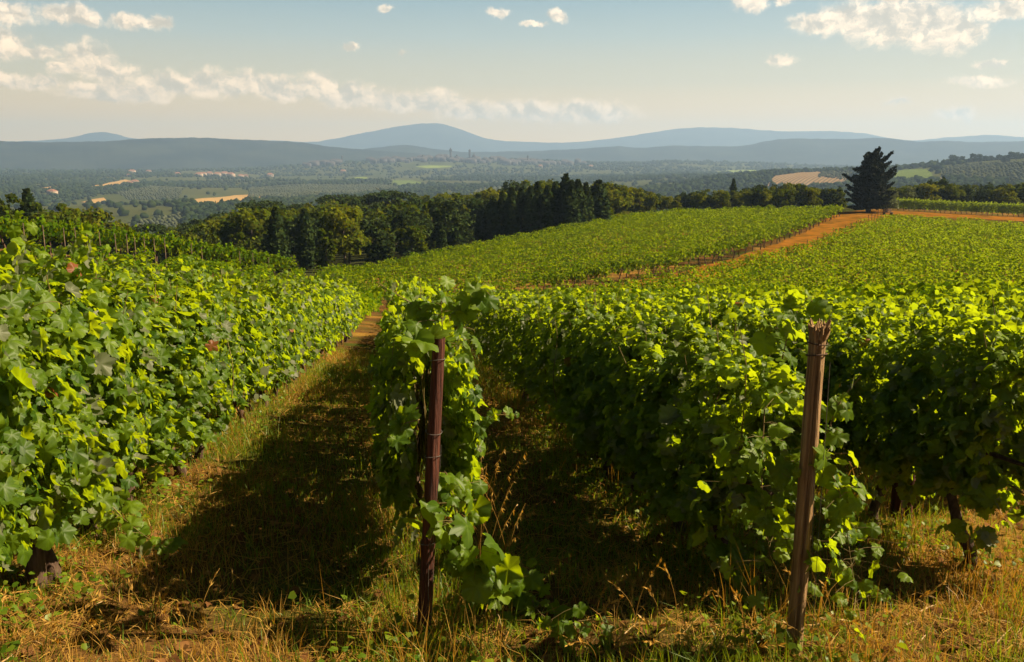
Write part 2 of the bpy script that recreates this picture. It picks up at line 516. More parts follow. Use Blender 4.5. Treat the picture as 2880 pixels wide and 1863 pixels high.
# ------------------------------------------------------------------ ground sheet
azs = np.unique(np.concatenate([np.linspace(-math.pi, R(-41), 36), np.linspace(R(-41), R(41), 330), np.linspace(R(41), math.pi, 36)]))[:-1]
rr = np.concatenate([[0.3], np.exp(np.linspace(math.log(0.9), math.log(11400.0), 470))])
AZ, RR = np.meshgrid(azs, rr)
GX = RR * np.sin(AZ); GY = RR * np.cos(AZ); GZ = gz(GX, GY)
na = len(azs); nr = len(rr)
ii = np.arange(nr - 1)[:, None] * na; jj = np.arange(na)[None]; j2 = (jj + 1) % na
GF = np.stack([ii + jj, ii + na + jj, ii + na + j2, ii + j2], -1).reshape(-1, 4)[:, ::-1]
cov = np.zeros((nr, na, 3))
near = np.array([0.085, 0.046, 0.018]); green = np.array([0.040, 0.056, 0.010]); straw = np.array([0.21, 0.115, 0.028])
pn = fbm(GX * 0.8, GY * 0.8, 21, 4)[..., None]
pn2 = fbm(GX * 0.33, GY * 0.33, 31, 4)[..., None]
cn = near * (1 - np.clip((pn - 0.45) * 3, 0, 1)) + green * np.clip((pn - 0.45) * 3, 0, 1)
cn = cn * (1 - np.clip((pn2 - 0.5) * 3, 0, 0.8)) + straw * np.clip((pn2 - 0.5) * 3, 0, 0.8)
big = fbm(GX / 160, GY / 160, 41, 4)[..., None]
cf = np.array([0.020, 0.028, 0.009]) * (1 - big) * 1.6 + np.array([0.048, 0.048, 0.016]) * big * 1.1
wfar = np.clip((RR - 170) / 80, 0, 1)[..., None]
cov = cn * (1 - wfar) + cf * wfar
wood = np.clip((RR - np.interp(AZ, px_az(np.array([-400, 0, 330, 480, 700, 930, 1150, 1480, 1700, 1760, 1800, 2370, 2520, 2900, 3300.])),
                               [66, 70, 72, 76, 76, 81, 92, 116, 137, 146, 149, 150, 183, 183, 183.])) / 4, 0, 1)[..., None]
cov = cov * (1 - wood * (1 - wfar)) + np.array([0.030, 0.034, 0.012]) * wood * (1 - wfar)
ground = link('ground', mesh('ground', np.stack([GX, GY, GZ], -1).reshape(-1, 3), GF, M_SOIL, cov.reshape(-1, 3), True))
tag(ground, 'sloping dry soil with worn grass under and between the vines', 'ground', kind='structure')


def inside(x, y, poly):
    p = np.asarray(poly); res = np.zeros(np.shape(x), bool)
    j = len(p) - 1
    for i in range(len(p)):
        c = ((p[i, 1] > y) != (p[j, 1] > y)) & (x < (p[j, 0] - p[i, 0]) * (y - p[i, 1]) / (p[j, 1] - p[i, 1] + 1e-12) + p[i, 0])
        res ^= c; j = i
    return res


def ribbon(name, pts, widths, m, dz, label, cat, n=120, cross=9):
    """a track draped over the ground along world XY points"""
    P = np.array([(p[0], p[1]) for p in pts], float)
    d = np.concatenate([[0], np.cumsum(np.linalg.norm(np.diff(P, axis=0), axis=1))])
    u = np.linspace(0, d[-1], n)
    X = np.interp(u, d, P[:, 0]); Y = np.interp(u, d, P[:, 1]); W = np.interp(u, d, widths)
    for _ in range(12):
        X[1:-1] = (X[:-2] + 2 * X[1:-1] + X[2:]) / 4; Y[1:-1] = (Y[:-2] + 2 * Y[1:-1] + Y[2:]) / 4
    tx, ty = np.gradient(X), np.gradient(Y); L = np.hypot(tx, ty); nx, ny = ty / L, -tx / L
    c = np.linspace(-1, 1, cross)[None]
    wob = 1 + 0.25 * (vnoise(u[:, None] * 0.4, c * 0 + np.sign(c) * 7, 77) - 0.5)
    VX = X[:, None] + nx[:, None] * c * W[:, None] * wob; VY = Y[:, None] + ny[:, None] * c * W[:, None] * wob
    VZ = gz(VX, VY) + dz + 0.02 * vnoise(VX * 2, VY * 2, 5)
    i = np.arange(n - 1)[:, None] * cross; j = np.arange(cross - 1)[None]
    Fq = np.stack([i + j, i + cross + j, i + cross + j + 1, i + j + 1], -1).reshape(-1, 4)
    o = link(name, mesh(name, np.stack([VX, VY, VZ], -1).reshape(-1, 3), Fq, m, None, True))
    tag(o, label, cat, kind='structure')
    return X, Y


M_TRACK = rough_mat('track_earth', (0.075, 0.040, 0.006), (0.20, 0.080, 0.011), 0.5, 0.95, None, 0.5, 8.0, 0.0)
TRACK = [at(1600, 60)] + [hit(px, py, 45) for px, py in ((1763, 815), (1869, 797), (1939, 785), (2025, 764), (2122, 737), (2210, 708), (2330, 656), (2425, 606))] + \
        [at(2500, 158), at(2600, 161), at(2740, 162), at(2900, 161), at(3100, 158)]


def offset(pts, d):
    """the line moved sideways: positive to the right of its course"""
    P = np.array([(p.x, p.y) for p in pts]); g_ = np.gradient(P, axis=0); g_ /= np.linalg.norm(g_, axis=1)[:, None]
    return [Vector((p[0] + q[1] * d, p[1] - q[0] * d, 0)) for p, q in zip(P, g_)]


TX, TY = ribbon('track', TRACK, [3.0] * 8 + [4.6, 6.5, 6.0, 5.5, 5.5, 5.5], M_TRACK, 0.05,
                'orange dirt track climbing past the lone conifer and bending right', 'track')


def field_patch(poly, m, label, name='field'):
    """field in the valley: a sheet draped over the ground inside an outline of ground points"""
    w_ = [hit(px, py, 300) for px, py in poly]
    P = np.array([(p.x, p.y) for p in w_])
    c = P.mean(0)
    n = 12
    V = [np.array([c])]
    K_ = []
    for a in range(len(P)):
        b = (a + 1) % len(P)
        for q in range(8):
            K_.append(P[a] + (P[b] - P[a]) * q / 8)
    K_ = np.array(K_); k = len(K_)
    for i in range(1, n + 1):
        V.append(c + (K_ - c) * i / n)
    V = np.concatenate(V)
    z = gz(V[:, 0], V[:, 1]) + 0.9
    F4 = []; F3 = []
    for q in range(k):
        F3.append([0, 1 + q, 1 + (q + 1) % k])
        for i in range(n - 1):
            a = 1 + i * k
            F4.append([a + q, a + k + q, a + k + (q + 1) % k, a + (q + 1) % k])
    me = mesh(name, np.column_stack([V, z]), [np.array(F3), np.array(F4)], m)
    o = link(name, me)
    tag(o, label, 'field', kind='structure')
    return P


M_WHEAT = field_mat('wheat', (0.22, 0.135, 0.045), (0.31, 0.195, 0.07))
M_PLOUGH = field_mat('ploughed', (0.16, 0.10, 0.055), (0.21, 0.145, 0.08), (0.05, (0.10, 0.07, 0.036)), 0.5)
M_MEADOW = field_mat('meadow', (0.09, 0.125, 0.02), (0.16, 0.19, 0.03))
M_TERR = field_mat('terrace', (0.09, 0.12, 0.025), (0.13, 0.16, 0.03), (0.028, (0.035, 0.055, 0.015)), 1.5)
FIELDS = []
for poly, m, lab in [
        ([(478, 568), (560, 560), (660, 551), (752, 546), (735, 556), (690, 572), (640, 580), (562, 584)], M_WHEAT, 'golden wheat field behind the row of small cypresses'),
        ([(85, 536), (130, 528), (160, 524), (150, 531), (110, 538)], M_WHEAT, 'thin golden stubble strip under the dark wood far left'),
        ([(258, 527), (310, 514), (352, 506), (384, 513), (330, 522), (300, 527)], M_WHEAT, 'small golden field beside the hillside farm'),
        ([(228, 570), (262, 562), (292, 558), (300, 566), (265, 573)], M_WHEAT, 'pale bare strip left of the wheat field'),
        ([(1166, 469), (1200, 466), (1272, 467), (1268, 471), (1200, 474)], M_MEADOW, 'bright green meadow below the hill town'),
        ([(974, 503), (1004, 499), (1034, 499), (1028, 506), (990, 507)], M_MEADOW, 'small green meadow in the middle of the valley'),
        ([(1100, 522), (1106, 508), (1160, 508), (1190, 514), (1170, 522)], M_TERR, 'striped pale green vine plot above the pines'),
        ([(2158, 524), (2180, 496), (2240, 488), (2300, 484), (2385, 505), (2385, 524)], M_PLOUGH, 'beige ploughed slope left of the lone conifer'),
        ([(2506, 508), (2524, 482), (2560, 478), (2605, 478), (2625, 503), (2560, 510)], M_TERR, 'green striped terraces right of the lone conifer'),
        ([(2000, 486), (2060, 480), (2130, 479), (2120, 486), (2060, 488)], M_MEADOW, 'thin green field on the wooded ridge'),
        ([(2595, 512), (2620, 502), (2660, 503), (2650, 512)], M_WHEAT, 'small pale earth patch behind the right treeline')]:
    FIELDS.append(field_patch(poly, m, lab))

# ------------------------------------------------------------------ ridges of hills and mountains
M_RIDGE = rough_mat('ridge_forest', (0.005, 0.009, 0.009), (0.022, 0.027, 0.020), 0.005, 1.0, None, 0.0, 8.0)
M_RIDGE.node_tree.nodes['Principled BSDF'].inputs['Specular IOR Level'].default_value = 0.0


def ridge(name, r0, depth, crest, label, rough=6.0, seed=1):
    cp = np.array(crest, float)
    px = np.linspace(cp[0, 0], cp[-1, 0], 420)
    py = np.interp(px, cp[:, 0], cp[:, 1])
    k = np.ones(7) / 7
    py = np.convolve(np.pad(py, 3, mode='edge'), k, 'valid')
    py = py + (fbm(px / 22, px * 0, seed, 4) - 0.5) * 3.0
    az = px_az(px)
    nd = 26
    u = np.linspace(-1, 1, nd)
    rrr = r0 + u * depth
    A, U = np.meshgrid(az, u)
    H = np.array([top_at(p, q, r0) for p, q in zip(px, py)])
    prof = np.cos(U * math.pi / 2) ** 1.3
    X = (r0 + U * depth) * np.sin(A); Y = (r0 + U * depth) * np.cos(A)
    gul = (fbm(X / 420, Y / 420, seed + 9, 4) - 0.5) * 2
    Z = -52 + (H[None] + 52) * prof * (1 + 0.35 * gul * (1 - prof)) + rough * gul * prof * (1 - prof) * 3
    n, mm = nd, len(px)
    i = np.arange(n - 1)[:, None] * mm; j = np.arange(mm - 1)[None]
    Fq = np.stack([i + j, i + j + 1, i + mm + j + 1, i + mm + j], -1).reshape(-1, 4)
    o = link(name, mesh(name, np.stack([X, Y, Z], -1).reshape(-1, 3), Fq, M_RIDGE, None, True))
    tag(o, label, 'hills' if 'hill' in name else 'mountains', kind='structure')


ridge('hills', 4500, 800, [(-260, 402), (-100, 398), (0, 397), (120, 400), (250, 399), (330, 397), (380, 391), (460, 389), (560, 387), (640, 390), (720, 394),
                            (800, 397), (860, 401), (930, 412), (1000, 419), (1080, 424), (1180, 432), (1300, 446), (1420, 470)], 'long blue wooded ridge behind the plain on the left', 8, 3)
ridge('hills', 5400, 1000, [(880, 450), (980, 428), (1050, 416), (1110, 410), (1150, 408), (1220, 418), (1300, 428), (1400, 427), (1500, 425), (1580, 421), (1650, 417), (1740, 411),
                            (1800, 416), (1880, 410), (1960, 411), (2040, 412), (2100, 409), (2150, 396), (2220, 389), (2300, 391), (2380, 392), (2450, 387), (2500, 391),
                            (2570, 399), (2640, 396), (2720, 400), (2800, 399), (2880, 397), (3000, 394), (3150, 398)], 'grey blue rolling hills behind the hill town on the right', 8, 5)
ridge('mountains', 9300, 1500, [(-260, 402), (-100, 396), (60, 398), (140, 395), (200, 391), (245, 380), (290, 370), (335, 374), (380, 390), (500, 396), (600, 392), (700, 394), (800, 395), (860, 400), (905, 398),
                                (960, 388), (1020, 376), (1080, 364), (1140, 353), (1190, 349), (1215, 345), (1255, 349), (1300, 364), (1340, 381), (1400, 397), (1470, 398), (1550, 402),
                                (1620, 399), (1670, 395), (1720, 391), (1760, 384), (1820, 374), (1880, 364), (1960, 358), (2060, 360), (2120, 366), (2200, 370), (2330, 369), (2430, 376),
                                (2480, 388), (2560, 397), (2640, 387), (2700, 383), (2770, 379), (2830, 384), (2880, 388), (3000, 392), (3150, 398)], 'pale far mountains with one broad peak left of centre', 8, 8)

# ------------------------------------------------------------------ leaves
HALF = [(0.05, -0.02), (0.14, -0.15), (0.27, -0.20), (0.38, -0.10), (0.50, -0.07), (0.47, 0.06), (0.56, 0.16), (0.44, 0.24), (0.60, 0.36),
        (0.70, 0.52), (0.54, 0.52), (0.48, 0.64), (0.32, 0.58), (0.30, 0.76), (0.19, 0.80), (0.14, 0.95)]


def leaf_template(level):
    if level == 'hi':
        pts = HALF
    elif level == 'mid':
        pts = [(0.22, -0.18), (0.50, 0.0), (0.42, 0.24), (0.66, 0.48), (0.33, 0.58), (0.17, 0.84)]
    elif level == 'lo':
        pts = [(0.45, 0.0), (0.55, 0.48)]
    right = np.array(pts); left = right[::-1] * np.array([-1, 1])
    out = np.concatenate([[(0, 0.0)], right, [(0, 1.06)], left])
    c = np.array([[0, 0.30]])
    n = len(out)
    if level == 'hi':      # a ring half way out lets the blade cup and ruffle
        inner = c + (out - c) * 0.52
        inner[0] = (0, 0.10)
        P = np.concatenate([c, inner, out])
        F = [[0, 1 + i, 1 + (i + 1) % n] for i in range(n)]
        for i in range(n):
            a, b_ = 1 + i, 1 + (i + 1) % n
            F += [[a, a + n, b_ + n], [a, b_ + n, b_]]
        return P, np.array(F)
    P = np.concatenate([c, out])
    F = np.array([[0, 1 + i, 1 + (i + 1) % n] for i in range(n)])
    return P, F


TEMPL = {k: leaf_template(k) for k in ('hi', 'mid', 'lo')}
nh = (len(TEMPL['hi'][0]) - 1) // 2
VEIN = np.zeros(1 + 2 * nh)      # 1 along the ribs that run to the tips of the lobes
VEIN[0] = 1
for i_ in (4, 10, 17, 24, 30):
    VEIN[1 + i_] = 1; VEIN[1 + nh + i_] = 0.8
TEMPL['quad'] = (np.array([(-0.5, 0), (0.5, 0.1), (0.4, 1.0), (-0.35, 0.9)]), np.array([[0, 1, 2, 3]]))
TEMPL['blade'] = (np.array([(-0.5, 0), (0.5, 0), (0.36, 0.5), (-0.36, 0.5), (0, 1)]), None)


def unit(v):
    return v / (np.linalg.norm(v, axis=-1, keepdims=True) + 1e-9)


def leaves(P, N, T, S, level, curl=0.22, g=rng):
    """leaf faces at P with normal N, tip direction T and size S; returns verts, faces, tints"""
    Q, F = TEMPL[level]
    n = len(P); k = len(Q)
    N = unit(N); T = unit(T - (T * N).sum(1)[:, None] * N); B = np.cross(T, N)
    x = Q[:, 0][None]; y = Q[:, 1][None]
    if level in ('hi', 'mid'):      # some leaves deeply lobed, some nearly round, none quite symmetrical
        vx, vy = x, y - 0.34
        rr_ = np.hypot(vx, vy); ref = np.where(np.arange(k) == 0, 0.0, 1.0)[None] * (np.where((np.arange(k) >= 1) & (np.arange(k) <= (k - 1) // 2), 0.30, 0.58)[None] if level == 'hi' else 0.58)
        tgt = np.where(rr_ > 0.05, ref / np.maximum(rr_, 0.05), 1.0)
        mm = g.uniform(-0.25, 0.8, (n, 1))
        f_ = 1 + (tgt - 1) * mm
        f_ = np.where(np.arange(k)[None] == 0, 1.0, np.clip(f_, 0.5, 1.6))
        side_ = np.where(vx > 0, g.uniform(0.8, 1.15, (n, 1)), g.uniform(0.8, 1.15, (n, 1)))
        x = vx * f_ * side_; y = 0.34 + vy * f_
    fold = g.uniform(-0.1, 0.55, (n, 1)); cu = (g.uniform(-0.5, 0.9, (n, 1)) + (g.random((n, 1)) < 0.15) * g.uniform(0.5, 1.4, (n, 1))) * curl * 2; tw = g.normal(0, 0.18, (n, 1))
    z = -fold * np.abs(x) * 0.8 - cu * y * y + tw * x * y
    if level == 'hi':
        z = z + 0.11 * np.sin(np.arctan2(x, y - 0.3) * 5 + g.uniform(0, 6, (n, 1))) * np.hypot(x, y - 0.3) - 0.03 * np.exp(-(x / 0.06) ** 2)
        z = z - g.uniform(-0.1, 0.5, (n, 1)) * np.hypot(x, y - 0.3) ** 2
    asp = g.uniform(0.85, 1.15, (n, 1, 1))
    V = P[:, None] + S[:, None, None] * (x[..., None] * B[:, None] * asp + y[..., None] * T[:, None] + z[..., None] * N[:, None])
    FF = (F[None] + (np.arange(n) * k)[:, None, None]).reshape(-1, F.shape[1])
    ti = np.repeat(np.clip(g.normal(0.38, 0.28, n), 0, 0.97), k)
    return V.reshape(-1, 3), FF, ti


def rare_tint(ti, k, frac, g):
    n = len(ti) // k
    m = g.random(n) < frac
    t = ti.reshape(n, k).copy(); t[m] = 1.0
    return t.ravel()


def vine_canopy(name, level, n, g, length=1.1, z0=0.43, z1=1.86, half=0.30, smin=0.09, smax=0.18, shoots=7, mat_=None, end=0):
    """foliage of one vine trained on the wires: local y along the row, x across"""
    m = int(n)
    y = g.uniform(-length / 2, length / 2, m)
    u = g.random(m)
    z = z0 + (z1 - z0) * u ** 0.85
    side = np.where(g.random(m) < 0.5, -1.0, 1.0)
    bulge = 0.82 + 0.20 * np.sin(np.clip((z - z0) / (z1 - z0), 0, 1) * 3.0 + 0.3) + 0.35 * (vnoise(y * 2.2 + 10 * g.random(), z * 2.4, int(g.integers(99))) - 0.5)
    x = side * half * bulge * g.uniform(0.4, 1.25, m)
    z = z + g.normal(0, 0.04, m) + 0.16 * (vnoise(y * 3, side * 4, 3) - 0.5)
    N = np.stack([side * g.uniform(0.15, 1.1, m), g.normal(0, 0.62, m), g.uniform(-0.25, 1.0, m)], 1)
    topm = z > z1 - 0.16
    N[topm] = np.stack([g.normal(0, 0.6, topm.sum()), g.normal(0, 0.6, topm.sum()), g.uniform(0.2, 1, topm.sum())], 1)
    x[topm] *= g.uniform(0.2, 1.0, topm.sum())
    if end:
        em = g.random(m) < 0.22
        y[em] = end * (length / 2 + g.uniform(-0.1, 0.08, em.sum()))
        x[em] = g.uniform(-half, half, em.sum())
        N[em] = np.stack([g.normal(0, 0.5, em.sum()), end * g.uniform(0.4, 1, em.sum()), g.uniform(0, 0.8, em.sum())], 1)
    fl = g.random(m) < 0.18 - 0.14 * (z - z0) / (z1 - z0)
    N[fl] *= -1.0
    T = np.stack([side * 0.25 + g.normal(0, 0.25, m), g.normal(0, 0.35, m), -1.0 + g.normal(0, 0.3, m)], 1)
    sd_ = int(g.integers(999))
    keep = vnoise(y * 3.4 + 5, z * 3.1, sd_) * 0.5 + vnoise(y * 9 + 5, z * 9 + side, sd_ + 3) * 0.5 > 0.375 + 0.10 * (z < z0 + 0.25)
    x, y, z, side, N, T = x[keep], y[keep], z[keep], side[keep], N[keep], T[keep]
    m = len(x)
    S = (smin + (smax - smin) * g.random(m) ** 1.5) * (1 - 0.25 * np.clip((z - z1 + 0.3) / 0.4, 0, 1))
    P = np.stack([x, y, z], 1)
    # upright shoots above the top wire
    for _ in range(shoots):
        bx, by = g.normal(0, half * 0.45), g.uniform(-length / 2, length / 2)
        hgt = g.uniform(0.10, 0.33); lean = g.normal(0, 0.25, 2)
        q = int(max(4, hgt * 22 * min(1.7, n / 500.0)))
        tq = np.linspace(0.1, 1, q)
        px_ = np.stack([bx + lean[0] * tq * hgt, by + lean[1] * tq * hgt, z1 - 0.05 + tq * hgt], 1) + g.normal(0, 0.04, (q, 3))
        P = np.concatenate([P, px_])
        N = np.concatenate([N, np.stack([g.normal(0, 0.8, q), g.normal(0, 0.8, q), g.uniform(0.0, 1, q)], 1)])
        T = np.concatenate([T, np.stack([g.normal(0, 0.7, q), g.normal(0, 0.7, q), g.normal(-0.4, 0.5, q)], 1)])
        S = np.concatenate([S, smin + (smax - smin) * 0.55 * (1 - 0.6 * tq)])
    V, F, ti = leaves(P, N, T, S, level, g=g)
    k = len(TEMPL[level][0])
    hi_t = np.repeat(np.clip((P[:, 2] - 1.4) * 0.5, 0, 0.32), k)      # young leaves near the tips are yellower
    ti = np.clip(ti + hi_t, 0, 0.97)
    ti = rare_tint(ti, k, 0.002, g)
    return mesh(name, V, F, mat_ or M_LEAF, ti, level == 'hi', np.tile(VEIN, len(ti) // len(VEIN)) if level == 'hi' else None)


def vine_wood(name, g, h=0.95, rad=0.032, canes=5, k=8, length=1.0):
    """gnarled trunk with two arms"""
    b = MB()
    q = np.linspace(0, 1, 9)
    wob = np.stack([0.06 * np.sin(q * 5 + g.uniform(0, 6)) + g.normal(0, .01, 9), 0.08 * np.sin(q * 4 + g.uniform(0, 6)) + g.normal(0, .01, 9), q * h - 0.05], 1)
    wob[0, :2] *= 0.3
    b.tube(wob, rad * (1.5 - 0.7 * q) * g.uniform(0.85, 1.2, 9), k)
    for sgn in (-1, 1):
        a = np.array([wob[-1], wob[-1] + (0, sgn * 0.2, 0.06), wob[-1] + (g.normal(0, .03), sgn * 0.5 * length, 0.08)])
        b.tube(a, [rad * 0.8, rad * 0.6, rad * 0.4], 6)
    return b.mesh(name, M_BARK, True)


def cane_mesh(name, g, n=9, z0=0.8, z1=2.1, length=1.0, rad=0.0045):
    b = MB()
    for _ in range(n):
        y = g.uniform(-length / 2, length / 2); x = g.normal(0, 0.12)
        q = np.linspace(0, 1, 6)
        top = g.uniform(z1 - 0.45, z1 + 0.02)
        pts = np.stack([x + g.normal(0, 0.12) * q + 0.03 * np.sin(q * 6), y + g.normal(0, 0.2) * q, z0 + (top - z0) * q], 1)
        b.tube(pts, rad * (1.3 - 0.8 * q), 5)
    b.tube([(0, -length / 2, z0 + 0.02), (0.02, 0, z0 + 0.05), (0, length / 2, z0 + 0.02)], rad * 1.6, 5)
    # curling tendrils
    for _ in range(4):
        y = g.uniform(-length / 2, length / 2); sg = g.choice([-1, 1]); z = g.uniform(0.9, 1.8)
        q = np.linspace(0, 1, 12); a = q * g.uniform(5, 9)
        pts = np.stack([sg * (0.16 + 0.22 * q) + 0.03 * np.cos(a) * q, y + 0.03 * np.sin(a) * q, z + 0.1 * np.sin(q * 2.5)], 1)
        b.tube(pts, 0.0016, 4)
    return b.mesh(name, M_CANE, True)


gv = np.random.default_rng(11)
LOD = {
    'hi': [(vine_canopy('foliage', 'hi', 2700, gv, smin=0.04, smax=0.125), vine_wood('trunk', gv), cane_mesh('canes', gv)) for _ in range(6)],
    'mid': [(vine_canopy('foliage', 'mid', 1800, gv, smin=0.045, smax=0.12), vine_wood('trunk', gv, k=6), cane_mesh('canes', gv, 5)) for _ in range(6)],
    'lo': [(vine_canopy('foliage', 'lo', 800, gv, smin=0.06, smax=0.145, shoots=3), vine_wood('trunk', gv, k=5), None) for _ in range(5)],
    'lo_end': [(vine_canopy('foliage', 'lo', 250, gv, length=1.5, z0=0.95, z1=1.75, half=0.62, smin=0.12, smax=0.25, shoots=3, mat_=M_FIELD), vine_wood('trunk', gv, h=1.15, rad=0.045, k=5), None) for _ in range(5)],
}
N_VINE = [0]


def vine(lod, loc, rz, label, group, variant=None, sc=(1, 1, 1), canes=True):
    fol, wood, can = LOD[lod][int(gv.integers(len(LOD[lod]))) if variant is None else variant]
    root = empty('grapevine', loc, rz, sc)
    tag(root, label, 'grapevine', group)
    link('foliage', fol, root)
    link('trunk', wood, root)
    if can is not None and canes:
        link('canes', can, root)
    N_VINE[0] += 1
    return root


RZ = -ROW_AZ      # local y -> row direction


def row_vine(lod, s, t, label, group, **kw):
    x, y = st(s, t)
    sc = kw.pop('sc', None) or (gv.uniform(0.85, 1.15) * (0.76 if abs(t) < 0.3 else 1.0), 1.0, gv.uniform(0.95, 1.05) * (0.87 if t > 1 else (0.97 if t > -1 else 0.97)))
    return vine(lod, (x, y, float(gz(x, y))), RZ + (math.pi if gv.random() < 0.5 else 0), label, group, sc=sc, **kw)


ROWS = {'left': -2.22, 'centre': 0.08, 'third': 2.0, 'fourth': 3.68}
ROWLAB = {
    'left': 'leafy grapevine in the sunlit hedge left of the grass path',
    'centre': 'grapevine in the narrow row behind the dark red post',
    'third': 'shaded grapevine in the row running back from the split wooden post',
    'fourth': 'grapevine in the row to the right of the split wooden post'}
ROWGRP = {'left': 'vines of the sunlit left row', 'centre': 'vines of the middle row', 'third': 'vines of the row behind the split post', 'fourth': 'vines of the right foreground row'}
START = {'left': 3.1, 'centre': 5.45, 'third': 5.1, 'fourth': 5.0}
NEARLAB = {
    'left': ['nearest vine of the left row, its dark trunk at the left edge', 'second vine of the left row beside the low dark post', 'third vine of the left row with many grey leaf backs'],
    'centre': ['vine tangled round the dark red post with a tall yellow-green top', 'second vine of the middle row just behind the dark red post'],
    'third': ['vine around the split wooden post with glowing yellow leaves', 'second vine of the row behind the split wooden post'],
    'fourth': ['rightmost vine with a thick crooked trunk by the frame edge', 'second vine of the right row beside twin stakes']}
for nm, t in ROWS.items():
    s0 = START[nm]
    for k in range(30):
        s = s0 + 0.98 * k
        d = math.hypot(*st(s, t))
        lod = 'hi' if d < 9.5 else ('mid' if d < 19 else 'lo')
        lab = NEARLAB[nm][k] if k < len(NEARLAB[nm]) else ROWLAB[nm]
        row_vine(lod, s, t + gv.normal(0, 0.04), lab, ROWGRP[nm])
        if lod == 'hi' and k < 6:      # a second, thinner plant fills the hedge
            pass

# rows further left, seen over the sunlit row, and two more on the right
for q in range(4):
    t = -4.25 - 2.0 * q
    for k in range(17):
        s = 6.0 + q * 1.9 + 1.0 * k
        row_vine('mid' if s < 14 else 'lo', s, t, ['grapevine in the first row beyond the sunlit hedge', 'grapevine in the second row beyond the sunlit hedge',
                 'grapevine in the third row beyond the sunlit hedge', 'grapevine in the fourth row beyond the sunlit hedge'][q], 'vines beyond the sunlit left hedge, row %d' % (q + 1), canes=False)
for q in range(2):
    t = 5.55 + 1.9 * q
    for k in range(13):
        s = 6.8 + 2.4 * q + 1.0 * k
        row_vine('mid' if s < 13 else 'lo', s, t, ['grapevine in the fifth row, just past the right foreground row', 'grapevine in the sixth row, second past the right foreground row'][q], 'vines past the right foreground row, row %d' % (q + 1), canes=False)


# ------------------------------------------------------------------ vineyards that read as one mass
def vineyard(name, rows, dens, label, half=0.5, z0=0.55, z1=1.85, smin=0.16, smax=0.34, level='quad', g=None):
    """rows: list of (x0,y0,x1,y1); leaves scattered along hedges, one object"""
    g = g or np.random.default_rng(5)
    Ps = []; Ns = []; Ts = []; Ss = []
    for (x0, y0, x1, y1) in rows:
        L = math.hypot(x1 - x0, y1 - y0)
        if L < 0.5: continue
        rc = math.hypot((x0 + x1) / 2, (y0 + y1) / 2)
        n = int(L * dens)
        u = g.random(n)
        dx, dy = (x1 - x0) / L, (y1 - y0) / L
        gap = vnoise(u * L / 1.1, np.full(n, x0 * 3.1 + y0), 4)
        keep = g.random(n) < 0.10 + 1.25 * gap ** 1.4
        u = u[keep]; n = len(u); gap = gap[keep]
        zz = z0 + (z1 - z0) * g.random(n) ** 0.6 * (0.78 + 0.4 * gap)
        side = np.where(g.random(n) < 0.5, -1.0, 1.0)
        off = side * half * g.uniform(0.15, 1.1, n) * (0.7 + 0.6 * gap)
        x = x0 + u * L * dx + off * dy; y = y0 + u * L * dy - off * dx
        z = gz(x, y) + zz
        Ps.append(np.stack([x, y, z], 1))
        up = np.clip((zz - z0) / (z1 - z0), 0, 1)
        Ns.append(np.stack([side * dy * (1.1 - up) + g.normal(0, .45, n), -side * dx * (1.1 - up) + g.normal(0, .45, n), 0.15 + up * g.uniform(0.2, 1.0, n)], 1))
        Ts.append(np.stack([g.normal(0, .5, n), g.normal(0, .5, n), g.normal(-0.6, 0.5, n)], 1))
        Ss.append(g.uniform(smin, smax, n))
    P, N, T, S = map(np.concatenate, (Ps, Ns, Ts, Ss))
    V, F, ti = leaves(P, N, T, S, level, g=g)
    o = link(name, mesh(name, V, F, M_FIELD, ti))
    tag(o, label, 'vineyard', kind='stuff')
    return o


def clip_rows(origin, d, nrm, spacing, count, poly, reach=200, step=0.5, i0=0):
    """parallel rows cut to a polygon"""
    out = []
    u = np.arange(-reach, reach, step)
    for i in range(i0, count):
        bx, by = origin[0] + nrm[0] * spacing * i, origin[1] + nrm[1] * spacing * i
        x = bx + d[0] * u; y = by + d[1] * u
        m = inside(x, y, poly)
        if not m.any(): continue
        e = np.flatnonzero(np.diff(np.concatenate([[0], m.astype(int), [0]])))
        for a, b in zip(e[::2], e[1::2] - 1):
            out.append((x[a], y[a], x[b], y[b]))
    return out


tk = np.array([(p.x, p.y) for p in TRACK])
# left of the track
PA = [at(900, 60), at(1150, 59), at(1420, 58)] + offset(TRACK[0:9], -3.1) + \
     [at(2350, 142), at(2300, 146), at(2100, 147), at(1900, 146), at(1760, 142), at(1690, 133), at(1590, 122), at(1480, 113), at(1360, 105), at(1220, 95), at(1080, 87), at(940, 78), at(860, 70)]
PA = [(p.x, p.y) for p in PA]
da = (math.sin(R(-72)), math.cos(R(-72))); nA = (math.sin(R(18)), math.cos(R(18)))
rowsA = clip_rows((0, 40), da, nA, 2.3, 75, PA)
vineyard('hillside_vineyard', rowsA, 150, 'green hillside vineyard left of the orange track below the wood', half=0.55, z0=0.9, z1=1.9, smin=0.08, smax=0.17, g=np.random.default_rng(21))
